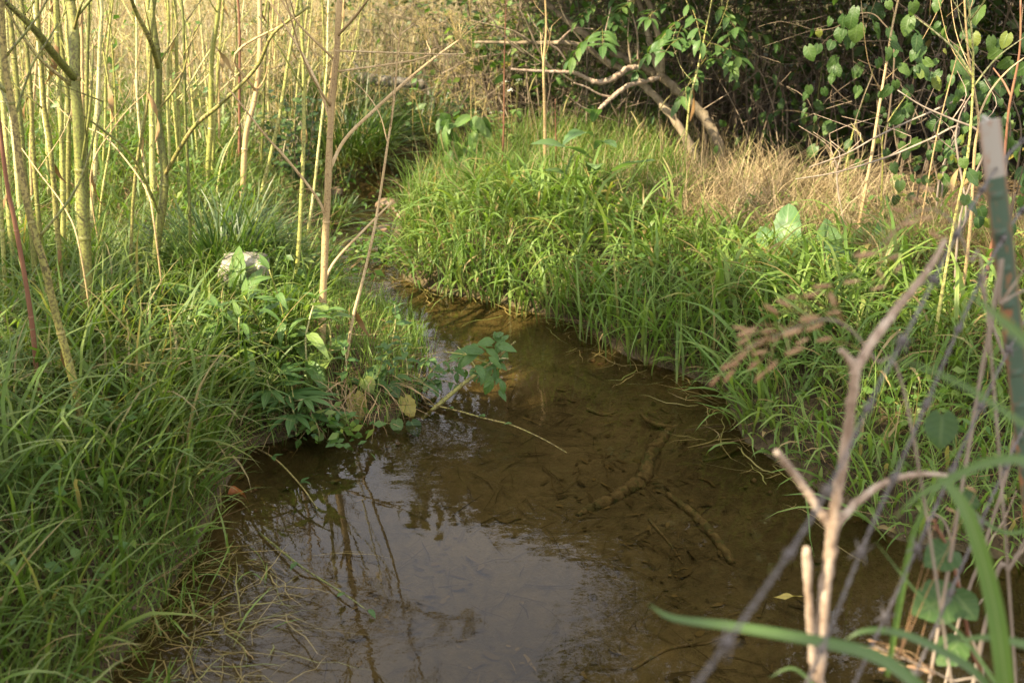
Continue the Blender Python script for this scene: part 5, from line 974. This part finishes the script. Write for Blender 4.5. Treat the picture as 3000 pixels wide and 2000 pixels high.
q = np.concatenate(q); stuff(mass_obj('watercress', q, U(len(q), .02, .05), rng.random(len(q)), M['cress']), 'low round-leaved cress growing in and beside the far riffle', 'cress')
# small broad-leaved ground plants among the right bank grass
P, d = scatter(5200, 0.5, 3.0, 2.6, 5.4, lambda x, y, d: (d > .1) & ~is_left(x, y) & (nz2(x, y, 2.4, 2) > 0.05)); P[:, 2] += U(len(P), .02, .16)
stuff(mass_obj('ground_cover', P, U(len(P), .02, .055), rng.random(len(P)), M['cress']), 'small broad leaves mixed through the grass by the post', 'ground cover')
P, d = scatter(5200, -3.2, -0.5, 2.2, 6.5, lambda x, y, d: (d > .03) & is_left(x, y) & (nz2(x, y, 2.0, 5) > 0.1)); P[:, 2] += U(len(P), .03, .20)
stuff(mass_obj('ground_cover', P, U(len(P), .02, .055), rng.random(len(P)), M['cress']), 'small broad leaves mixed through the grass of the stalk bank', 'ground cover')
def fox_mesh():
    r = random.Random(3); mb = MB(); ax = smooth([(0, 0, 0), (.004, .02, .03), (.016, .04, .052)], 8)
    mb.tube(ax, [.0018, .0028, .001], 5, .3)
    for i in range(130):
        c0 = ax[r.randrange(1, len(ax))]; v = np.array((r.gauss(0, 1), r.gauss(.5, 1), r.gauss(.6, 1))); v = v / np.linalg.norm(v) * r.uniform(.006, .013)
        mb.add([c0, c0 + v * .3 + (0.0006, 0, 0), c0 + v], (), [(0, 1, 2)], r.random())
    return mb.mesh('seed_head', M['fox'])
FOX = fox_mesh(); M['culm'] = M['dry']
for i, (px, py, bx, by, Y) in enumerate([(1975, 448, 1990, 640, 5.4), (2035, 470, 2090, 640, 5.3), (2010, 462, 2010, 650, 5.5), (1970, 520, 1950, 660, 5.2), (1855, 400, 1860, 560, 5.8), (1875, 380, 1850, 600, 5.9), (1300, 440, 1420, 560, 5.6), (1340, 470, 1460, 590, 5.5), (1310, 525, 1430, 610, 5.3), (1930, 330, 1940, 560, 5.9), (2160, 470, 2200, 650, 5.2), (2290, 600, 2380, 700, 4.9), (2430, 485, 2455, 680, 4.9), (2530, 420, 2500, 640, 5.0), (1650, 330, 1700, 560, 5.9), (1550, 270, 1600, 520, 6.1)]):
    tip = at_y(px, py, Y); bs = at_y(bx, by, Y); bs.z = hz(bs.x, Y)
    side = 'left' if px < 1750 else 'right'; k_ = ORD[i]
    lab = ['bristly foxtail above the straw, topmost of the trio by the shrub foot', 'foxtail bending right over the straw patch', 'foxtail in the middle of the trio by the shrub foot', 'low foxtail at the front of the straw patch', 'foxtail just left of the shrub trunk foot', 'upright foxtail behind the one by the trunk foot', 'foxtail leaning out over the riffle, highest of three', 'foxtail leaning over the riffle, middle of three', 'foxtail leaning over the riffle, lowest of three', 'foxtail in front of the dark trunks', 'foxtail at the back of the straw beside the thicket', 'foxtail bent over the dock with the lit leaf', 'foxtail on a tall straw culm before the thicket', 'foxtail beside the tan leaning stalk', 'pale foxtail under the lower bent branch', 'foxtail above the white-flowered weed'][i]
    rt = thing('foxtail', lab, 'grass stem', bs, 'foxtail seed heads'); e = tip - bs; s_ = smooth([(0, 0, -.02), tuple(e * .55 + Vector((0, 0, .05))), tuple(e)], 6); mb = MB(); mb.tube(s_, [.0018, .001], 4, .5); obj('culm', mb.mesh('culm', M['dry']), rt)
    dv = Vector(s_[-1] - s_[-3]); o_ = put('seed_head', FOX, rt, e, (0, 1, 0)); o_.matrix_basis = Matrix.Translation(e) @ (dv.to_track_quat('Z', 'Y').to_matrix() @ Matrix.Diagonal((1.5, 1.5, 1.6))).to_4x4()

# ------------------------------------------------------------------ block, log, rocks, sunken branches
def lump(name, parent, loc, dims, mat, seed, box=.5, rot=(0, 0, 0), sub=4):
    import bmesh
    bm = bmesh.new(); bmesh.ops.create_icosphere(bm, subdivisions=sub, radius=1); r = random.Random(seed); ph = [r.uniform(0, 6) for _ in range(4)]
    for v in bm.verts:
        c_ = v.co.copy(); m_ = max(abs(c_.x), abs(c_.y), abs(c_.z)); c_ = c_.lerp(c_ / m_, box)
        f_ = 1 + .06 * math.sin(c_.x * 4 + ph[0]) * math.sin(c_.y * 3.7 + ph[1]) + .05 * math.sin(c_.z * 6 + ph[2] + c_.x * 3) + .02 * math.sin(c_.x * 17 + c_.y * 13 + ph[3])
        v.co = Vector((c_.x * dims[0], c_.y * dims[1], c_.z * dims[2])) * f_
    for f_ in bm.faces: f_.smooth = True
    me = bpy.data.meshes.new(name); bm.to_mesh(me); bm.free(); me.materials.append(M[mat]); o_ = obj(name, me, parent, loc); o_.rotation_euler = rot; return o_
g = ground_at(712, 880); o_ = lump('pale_block', None, g + Vector((0, .06, .072)), (.094, .08, .088), 'stone', 4, .74, (.05, .04, .15)); tag(o_, 'pale weathered block half hidden by weeds in front of the sedge tussock', 'block')
lg = [at_y(980, 215, 8.2), at_y(1060, 228, 8.15), at_y(1140, 240, 8.1), at_y(1245, 246, 8.1)]
g = Vector((lg[2].x, lg[2].y, hz(lg[2].x, lg[2].y))); rt = thing('fallen_log', 'grey lichen-crusted fallen limb lying across the stream beyond the sedge', 'log', g); limb(rt, 'log_body', rel(lg, g), [.032, .036, .04, .03], 'log', 10, 6)
limb(rt, 'broken_branch', rel([lg[1], lg[1] + Vector((-.05, .02, .1)), lg[1] + Vector((-.16, .05, .18))], g), [.014, .006], 'log', 6, 4)
limb(rt, 'broken_branch', rel([lg[3], lg[3] + Vector((.06, -.02, -.15)), lg[3] + Vector((.08, -.02, -.45))], g), [.016, .012], 'log', 6, 4)
for i, (px, py, dm, lab) in enumerate([(1140, 600, (.085, .05, .05), 'brown wet rock in the middle of the riffle'), (1185, 640, (.05, .04, .03), 'small dark rock just below the riffle rock'), (1095, 560, (.06, .04, .025), 'flat rock at the left side of the riffle'), (1230, 505, (.09, .05, .03), 'low rock shelf under the far sedge'), (1150, 520, (.10, .06, .02), 'flat pale rock in the upper riffle'), (985, 560, (.05, .04, .03), 'rock at the sunny edge of the riffle'), (1290, 480, (.07, .05, .03), 'rock where the stream disappears behind the drooping weed'), (1120, 660, (.06, .05, .012), 'sunken tan stone below the riffle')]):
    p_ = at_z(px, py, .01); p_.z = hz(p_.x, p_.y) + dm[2] * .4; o_ = lump('stream_rock', None, p_, dm, 'rock', 20 + i, .35, (0, 0, rnd.uniform(0, 3)), 3); tag(o_, lab, 'rock', 'rocks in the riffle')
mb = MB(); P, d = scatter(2600, -1.2, 2.2, 1.8, 7.0, lambda x, y, d: (d > -.10) & (d < .05))
for p_ in P[:900]:
    r_ = .004 + .014 * rnd.random() ** 2.5; v = np.array([(1, 0, 0), (-1, 0, 0), (0, 1, 0), (0, -1, 0), (0, 0, 1), (0, 0, -1)], float) * r_ * np.array([rnd.uniform(.7, 1.3) for _ in range(6)])[:, None] * np.array((1, 1, .6))
    mb.add(v + p_, (), [(0, 2, 4), (2, 1, 4), (1, 3, 4), (3, 0, 4), (2, 0, 5), (1, 2, 5), (3, 1, 5), (0, 3, 5)], rnd.random())
stuff(obj('gravel', mb.mesh('gravel', M['rock'])), 'small stones and mud crumbs along the waterline', 'gravel')
def sunk(lab, pts, w, up=.001):
    P3 = []
    for a, b_ in pts:
        z = -.12
        for _ in range(6): q_ = at_z(a, b_, z); z = hz(q_.x, q_.y) + up
        P3.append(q_)
    g_ = P3[len(P3) // 2].copy(); rt_ = thing('sunken_branch', lab, 'branch', g_, 'sunken branches'); limb(rt_, 'branch_body', rel(P3, g_), w, 'sunkwood', 9, 6); return rt_, g_, P3
rt, g, P3 = sunk('thick curved sunken branch on the bed, silted brown', [(1965, 1255), (1935, 1295), (1900, 1345), (1890, 1400), (1850, 1430), (1790, 1465), (1720, 1495), (1690, 1510)], [.016, .024, .027, .026, .020, .008])
limb(rt, 'fork_stub', rel([P3[0], P3[0] + Vector((-.07, .04, .005)), P3[0] + Vector((-.10, .1, .01))], g), [.012, .006], 'sunkwood', 6)
limb(rt, 'fork_stub', rel([P3[0], P3[0] + Vector((.06, .03, .005)), P3[0] + Vector((.14, .05, .01))], g), [.010, .004], 'sunkwood', 6)
sunk('straight thinner sunken branch right of the curved one', [(1955, 1448), (2010, 1490), (2060, 1535), (2110, 1595), (2145, 1650)], [.010, .014, .016, .015, .011])
sunk('thin dark sunken stick beside the near grass of the right bank', [(2170, 1310), (2110, 1340), (2060, 1350)], [.007, .005, .003])
sunk('short dark sunken stick by the bright bank', [(1720, 1200), (1770, 1215), (1810, 1205)], [.008, .007, .004])
sunk('long thin sunken twig low in the pool', [(1850, 1960), (1960, 1900), (2080, 1880), (2200, 1830)], [.006, .005, .003])
sunk('pale sunken twig crossing the dark litter', [(1900, 1520), (1960, 1590), (2000, 1650)], [.005, .004, .003])

# ------------------------------------------------------------------ fence: steel post and barbed wire
m, t, n = new_mat('post_paint'); M['post'] = m
geo = n.new('ShaderNodeTexCoord'); sp = n.new('ShaderNodeSeparateXYZ'); t.links.new(geo.outputs['Object'], sp.inputs[0])
nr = noise(t, 75, 5, rough=0.7, stretch=(1, 1, .4)); n5 = noise(t, 7, 3)
zz = math_(t, 'ADD', sp.outputs[2], math_(t, 'MULTIPLY', n5, .006))
paint = mixc(t, math_(t, 'GREATER_THAN', zz, -.076), (0.046, 0.082, 0.048), (0.30, 0.275, 0.225))
rustf = n.new('ShaderNodeMapRange'); rustf.inputs[1].default_value = .55; rustf.inputs[2].default_value = .64; t.links.new(nr, rustf.inputs[0])
edge = math_(t, 'MULTIPLY', math_(t, 'GREATER_THAN', math_(t, 'ABSOLUTE', sp.outputs[0]), .0105), .8)
rust = math_(t, 'MINIMUM', math_(t, 'ADD', math_(t, 'MULTIPLY', rustf.outputs[0], .9), math_(t, 'MULTIPLY', edge, nr)), 1.0)
col = mixc(t, rust, paint, ramp(t, n5, [(.3, (.16, .055, .022)), (.7, (.30, .13, .05))]))
p = n.new('ShaderNodeBsdfPrincipled'); t.links.new(col, p.inputs['Base Color']); p.inputs['Roughness'].default_value = .6
b = n.new('ShaderNodeBump'); b.inputs['Strength'].default_value = .3; b.inputs['Distance'].default_value = .001; t.links.new(nr, b.inputs['Height']); t.links.new(b.outputs[0], p.inputs['Normal'])
o = n.new('ShaderNodeOutputMaterial'); t.links.new(p.outputs[0], o.inputs[0])
M['stud'] = bark_mat('post_stud_paint', [(.3, (.14, .06, .03)), (.55, (.06, .085, .055)), (.8, (.035, .10, .062))], 60, (1, 1, 1), .6, 0)
ptop = at_y(2897, 352, 1.50); plow = at_y(2978, 1080, 1.50); pd = (plow - ptop).normalized(); Lp = (ptop.z - .1) / -pd.z
post = thing('fence_post', 'steel T-post painted green with a rusty white top', 'post', ptop + pd * Lp)
def extr(sec, L):
    k_ = len(sec); V = [(x, y, 0) for x, y in sec] + [(x, y, -L) for x, y in sec]
    Q = [(i, i + k_, (i + 1) % k_ + k_, (i + 1) % k_) for i in range(k_)]; return V, Q
sec = [(.82 * x_, y_) for x_, y_ in [(-.0175, -.0022), (-.0150, -.0040), (-.004, -.0046), (.004, -.0046), (.0150, -.0040), (.0175, -.0022), (.0165, .0), (.0035, .0015), (.0030, .030), (-.0030, .030), (-.0035, .0015), (-.0165, .0)]]
V, Q = extr(sec, Lp + .25); mb = MB(); mb.add(V, Q, [(0, 11, 1), (1, 11, 10), (1, 10, 2), (2, 10, 7), (2, 7, 3), (3, 7, 4), (4, 7, 6), (4, 6, 5), (10, 9, 8), (10, 8, 7)])
me = mb.mesh('post_body', M['post']); me.polygons.foreach_set('use_smooth', np.zeros(len(me.polygons), bool))
zq = (-pd); fw = Vector((.10, 1, 0)); fw = (fw - zq * fw.dot(zq)).normalized(); xq = fw.cross(zq).normalized(); pm = Matrix((xq, fw, zq)).transposed().to_4x4()
def pchild(name, me_, z, x=0, y=0, parent=post):
    o_ = obj(name, me_, parent); pm2 = pm.copy(); pm2.translation = (ptop - post.location) + zq * z + xq * x + fw * y; o_.matrix_basis = pm2; return o_
body = pchild('post_body', me, 0)
mb = MB(); mb.add([(-.004, -.0070, -.003), (.004, -.0070, -.003), (.004, -.0070, .003), (-.004, -.0070, .003), (-.009, -.004, -.007), (.009, -.004, -.007), (.009, -.004, .007), (-.009, -.004, .007)], [(0, 1, 2, 3), (4, 5, 1, 0), (5, 6, 2, 1), (6, 7, 3, 2), (7, 4, 0, 3)]); stud = mb.mesh('post_stud', M['stud'])
z = -.104
while z > -Lp: pchild('stud', stud, z, x=-.002); z -= .054
fd = Vector((.52, .79, 0)).normalized()
def barb_mesh():
    mb = MB(); r_ = .0014
    for s_ in (-1, 1):
        mb.tube(smooth([(-.016, .004 * s_, .010 * s_), (-.003, .003 * s_, .004 * s_), (.0, -.004 * s_, 0), (.003, -.002, -.004 * s_), (.015, -.006 * s_, -.010 * s_)], 4), [.0006, r_, r_, r_, .0006], 5)
    a = np.linspace(0, 4 * 6.283, 34); mb.tube([((t_ / 25.1 - .5) * .010, .0042 * math.cos(t_), .0042 * math.sin(t_)) for t_ in a], r_, 5)
    return mb.mesh('barb', M['wire'])
BARB = barb_mesh()
for i, (py, z_end, lab) in enumerate([(492, 1.20, 'top strand of rusty barbed wire running from the post towards the viewer'), (690, .965, 'second strand of barbed wire below the top one'), (985, .80, 'third strand of barbed wire, its barbs clear above the water'), (1240, .54, 'lowest strand of barbed wire nearest the ground')]):
    tz = ptop + pd * ((ptop.z - at_y(2900 + (py - 352) * .11, py, 1.5).z) / -pd.z); A = tz - fw * .004 - Vector((0, .004, 0))
    P0 = Vector((.15, .706, z_end)) - fd * 1.6; P1 = Vector((.15, .706, z_end)); P2 = A + fd * 1.3 + Vector((0, 0, .02))
    mid = P1.lerp(A, .5) - Vector((0, 0, .015)); pth = smooth([tuple(v) for v in (P0, P1, mid, A, A.lerp(P2, .5) - Vector((0, 0, .01)), P2)], 40)
    rt = thing('barbed_wire', lab, 'wire', A, 'barbed wire strands'); pr = np.array(rel(pth, A)); arc = np.concatenate([[0], np.cumsum(np.linalg.norm(np.diff(pr, axis=0), axis=1))])
    ss = np.arange(0, arc[-1], .006); pc = np.stack([np.interp(ss, arc, pr[:, k_]) for k_ in range(3)], 1); tg = np.gradient(pc, axis=0); tg /= np.linalg.norm(tg, axis=1)[:, None]
    n1_ = np.cross(tg, (0, 0, 1)); n1_ /= np.linalg.norm(n1_, axis=1)[:, None]; n2_ = np.cross(tg, n1_); mb = MB()
    for ph in (0, math.pi):
        an = ss / .034 * 6.283 + ph; mb.tube(pc + .0012 * (np.cos(an)[:, None] * n1_ + np.sin(an)[:, None] * n2_), .0010, 5, .5)
    obj('strand', mb.mesh('strand', M['wire']), rt)
    s0 = .06 + .03 * i
    while s0 < arc[-1]:
        j = min(len(pc) - 1, int(s0 / .006)); o_ = obj('barb', BARB, rt, pc[j]); o_.scale = (.85, .85, .85); q4 = Vector(tg[j]).to_track_quat('X', 'Z'); q4.rotate(Matrix.Rotation(rnd.uniform(0, 3), 3, Vector(tg[j]))); o_.rotation_euler = q4.to_euler(); s0 += rnd.uniform(.105, .13)

# ------------------------------------------------------------------ foreground: dead cane, broad blades, seed heads, bindweed
Y = 1.22; P3 = [at_y(a, b_, Y) for a, b_ in [(2395, 2000), (2420, 1700), (2440, 1535)]]; g = Vector((P3[0].x - .03, Y - .05, hz(P3[0].x, Y)))
rt = thing('dead_twig', 'pale dead forked cane standing close in front of the fence', 'twig', g)
main = [g, at_y(2385, 2120, Y)] + P3 + [at_y(2470, 1350, Y), at_y(2500, 1150, Y), at_y(2508, 1075, Y)]
limb(rt, 'stem', rel(main, g), [.009, .0088, .0084, .0072, .0060, .0054], 'deadtwig', 9)
limb(rt, 'fork', rel([at_y(2508, 1080, Y), at_y(2560, 995, Y + .03), at_y(2640, 890, Y + .06), at_y(2720, 790, Y + .08), at_y(2770, 700, Y + .1)], g), [.0062, .0055, .0045, .003], 'deadtwig', 8)
limb(rt, 'stub', rel([at_y(2505, 1085, Y), at_y(2485, 1050, Y), at_y(2462, 1022, Y)], g), [.005, .0035], 'deadtwig', 7)
limb(rt, 'stub', rel([at_y(2436, 1545, Y), at_y(2390, 1480, Y), at_y(2340, 1405, Y), at_y(2275, 1322, Y - .03)], g), [.006, .0055, .005, .0042], 'deadtwig', 8)
limb(rt, 'fork', rel([at_y(2442, 1550, Y), at_y(2500, 1480, Y + .02), at_y(2600, 1410, Y + .05), at_y(2700, 1388, Y + .08), at_y(2790, 1395, Y + .1)], g), [.0055, .0048, .004, .0025], 'deadtwig', 8)
limb(rt, 'stub', rel([at_y(2385, 1960, Y), at_y(2372, 1800, Y - .01), at_y(2362, 1605, Y - .02)], g), [.006, .0052, .0048], 'deadtwig', 8)
def near_blade(parent, g_, pts, Y0, Y1, w, tilt=0.6):
    s_ = np.array(smooth([tuple(at_y(a, b_, Y0 + (Y1 - Y0) * i / (len(pts) - 1))) for i, (a, b_) in enumerate(pts)], 6)) - np.array(g_); n_ = len(s_)
    tg_ = np.gradient(s_, axis=0); tg_ /= np.linalg.norm(tg_, axis=1)[:, None]; view = -(s_ + np.array(g_) - np.array((0, 0, CAM_H))); view /= np.linalg.norm(view, axis=1)[:, None]
    up_ = view * (1 - tilt) + np.array((-.3, .1, .9)) * tilt; sd_ = np.cross(tg_, up_); sd_ /= np.linalg.norm(sd_, axis=1)[:, None]; nn_ = np.cross(sd_, tg_)
    V, ls, lt = [], [], []
    for i in range(n_):
        tt = i / (n_ - 1); hw = w * .5 * min(1, .75 + tt) * (1 - tt ** 3 * .97)
        for s in (-1, -.5, 0, .5, 1): V.append(s_[i] + sd_[i] * hw * s + nn_[i] * abs(s) * hw * .35); ls.append(s); lt.append(tt)
    Q = [(i * 5 + k_, i * 5 + k_ + 1, (i + 1) * 5 + k_ + 1, (i + 1) * 5 + k_) for i in range(n_ - 1) for k_ in range(4)]
    return obj('blade', mesh_np('blade', V, Q, None, M['near'], ls=ls, lt=lt, tint=[.5] * len(V)), parent)
g = Vector((.62, .95, hz(.62, .95))); rt = thing('broad_grass', 'clump of broad-bladed tall grass arching into the near corner by the fence', 'grass clump', g)
for pts, a, b_, w in [([(2965, 2250), (2946, 2000), (2910, 1760), (2844, 1530), (2778, 1420), (2740, 1395)], 1.05, 1.15, .021), ([(3120, 1420), (3000, 1353), (2895, 1358), (2793, 1400), (2690, 1455), (2614, 1527)], 1.0, 1.05, .013), ([(2790, 2130), (2675, 2000), (2563, 1925), (2410, 1884), (2155, 1838), (1976, 1812), (1900, 1770)], .98, 1.02, .017), ([(2960, 2120), (2870, 1986), (2767, 1914), (2640, 1858), (2538, 1848), (2476, 1873)], 1.1, 1.1, .014), ([(2980, 2100), (2900, 1976), (2818, 1863), (2690, 1740), (2563, 1583)], 1.2, 1.3, .006), ([(3100, 1080), (3000, 997), (2920, 925), (2835, 857)], .8, .9, .010), ([(3100, 1300), (3000, 1245), (2835, 1138), (2700, 1075), (2592, 1044)], .85, .95, .006), ([(3080, 1900), (3000, 1889), (2895, 1868), (2760, 1885)], 1.1, 1.1, .013), ([(3100, 1500), (2990, 1560), (2900, 1540), (2800, 1440)], 1.3, 1.4, .008), ([(2600, 1980), (2640, 1750), (2680, 1560), (2740, 1440), (2790, 1405)], 1.3, 1.3, .010), ([(2430, 2060), (2330, 1960), (2250, 1985)], 1.2, 1.2, .006)]:
    near_blade(rt, g, pts, a, b_, w)
mb = MB(); sph = []
for i in range(7):
    z_ = i / 6; rr = .0032 * math.sin(math.pi * (.08 + .9 * z_)) ** .7
    sph.append((0, z_ * .028, 0, rr))
mb.tube([(0, s_[1], 0) for s_ in sph], [s_[3] for s_ in sph], 6); SPK = mb.mesh('spikelet', M['seed'])
def panicle(lab, base, culm, spk, Y, grp='blurred seed heads by the fence'):
    P3 = [at_y(a, b_, Y) for a, b_ in culm]; g_ = Vector((base[0], base[1], hz(*base))); rt_ = thing('seed_head_grass', lab, 'grass stem', g_, grp)
    s_ = smooth(rel([g_] + P3, g_), 6); mb_ = MB(); mb_.tube(s_, [.002, .0016, .0007], 5); obj('culm', mb_.mesh('culm', M['twigpale']), rt_)
    for (px, py, a) in spk:
        c0 = at_y(px, py, Y + rnd.uniform(-.08, .08)) - g_; L = .55 + rnd.random() * .4
        j = int(np.argmin([np.linalg.norm(np.array(c0) - np.array(q_)) for q_ in s_[8:]])) + 8
        mb_ = MB(); mb_.tube(smooth([s_[max(0, j - 3)], (np.array(s_[max(0, j - 3)]) + np.array(c0)) / 2 + np.array((0, 0, .01)), tuple(c0)], 3), [.0007, .0005], 3); bo = obj('seed_branch', mb_.mesh('seed_branch', M['seed']), rt_)
        put('spikelet', SPK, bo, c0, (math.cos(a), rnd.uniform(-.3, .3), math.sin(a)), s=L)
pts = [(2160, 985, .3), (2190, 965, 2.9), (2230, 970, -.1), (2250, 1000, .4), (2290, 985, .5), (2110, 1080, .3), (2160, 1010, .5), (2200, 1040, .4), (2150, 1060, .7), (2190, 1085, .8), (2080, 1130, 1.0), (2120, 1120, 1.0), (2245, 1090, .8), (2210, 1120, 1.0), (2330, 1010, .4), (2360, 970, .6), (2340, 940, .3), (2420, 920, .2), (2390, 1000, .4), (2300, 1040, .5), (2320, 900, 2.7), (2350, 870, .2), (2280, 920, 2.5), (2430, 855, -1.1), (2380, 840, .1), (2300, 870, .1)]
panicle('rust-brown feathery seed head blurred over the far bank grass', (.75, 1.2), [(2680, 1300), (2560, 1050), (2450, 940), (2330, 960), (2190, 1020)], pts, 1.30)
pts = [(2500, 750, .1), (2540, 740, .0), (2600, 760, .3), (2570, 790, -.9), (2620, 800, .8), (2470, 830, .3), (2550, 850, .3), (2650, 620, 2.9), (2700, 590, 2.8), (2740, 560, 2.9), (2780, 600, .2), (2800, 555, 2.6), (2690, 640, .1), (2640, 660, .2), (2720, 680, -.5)]
panicle('tan seed head blurred left of the post, above the twig fork', (.85, 1.3), [(2900, 1000), (2840, 760), (2780, 640), (2690, 620), (2560, 740)], pts, 1.38)
pts = [(2540, 1895, 2.9), (2580, 1905, 2.9), (2620, 1925, 2.8), (2570, 1880, 2.9), (2650, 1950, 2.8), (2700, 1960, 2.8), (2630, 1900, 2.9), (2600, 1960, 2.9), (2740, 1975, 2.8), (2760, 1560, 2.6), (2800, 1500, 2.7), (2740, 1530, 2.5), (2860, 1440, 2.6)]
panicle('straw seed head lying low beside the wires at the bottom corner', (.8, 1.35), [(2900, 2080), (2780, 1990), (2700, 1950), (2560, 1890)], pts, 1.45)
g = Vector((.72, 1.45, hz(.72, 1.45))); P3 = [at_y(a, b_, 1.48) for a, b_ in [(2870, 2080), (2845, 1900), (2810, 1730), (2785, 1620), (2745, 1545), (2740, 1520)]]
rt = thing('bindweed', 'bindweed with lit heart-shaped leaves twining beside the barbed wire', 'vine', g); limb(rt, 'vine_stem', rel([g] + P3, g), [.003, .003, .002], 'stalk_r', 6)
for (px, py, ex, ey, s_) in [(2790, 1610, 2730, 1640, .030), (2800, 1740, 2850, 1800, .034), (2795, 1745, 2700, 1780, .036), (2760, 1215, 2755, 1300, .028), (2810, 1475, 2850, 1470, .03), (2810, 1880, 2760, 1930, .03)]:
    p0 = at_y(px, py, 1.47) - g; p1 = at_y(ex, ey, 1.44) - g; put('leaf', rnd.choice(LF['heart']), rt, p0, p1 - p0, (-.3, -.7, .7), s=max((p1 - p0).length * 1.15, s_ * 1.4))
for lab, pts, Y, w in [('thin red cane crossing behind the barbed wires', [(2880, 2060), (2830, 1820), (2780, 1560), (2735, 1500)], 1.6, .0028), ('brown cane leaning right behind the lowest wires', [(2790, 1900), (2880, 1610), (2960, 1340), (2975, 1160), (2900, 930), (2870, 820)], 1.75, .0035), ('curled dry stem in front of the post', [(2900, 950), (2930, 890), (3010, 845)], 1.45, .003), ('tan cane slanting behind the broad grass blades', [(2900, 1760), (2960, 1660), (3020, 1550)], 1.6, .004)]:
    P3 = [at_y(a, b_, Y) for a, b_ in pts]; g = Vector((P3[0].x, P3[0].y, hz(P3[0].x, P3[0].y))); rt = thing('dead_cane', lab, 'cane', g, 'dead canes by the fence'); limb(rt, 'cane', rel([g] + P3, g), [w, w * .9, w * .5], 'twigpale', 6)
    e = np.array(P3[1] - g); limb(rt, 'side_twig', [e, e + np.array((.03, .01, .05)), e + np.array((.05, .02, .11))], [w * .5, w * .25], 'deadtwig', 5)
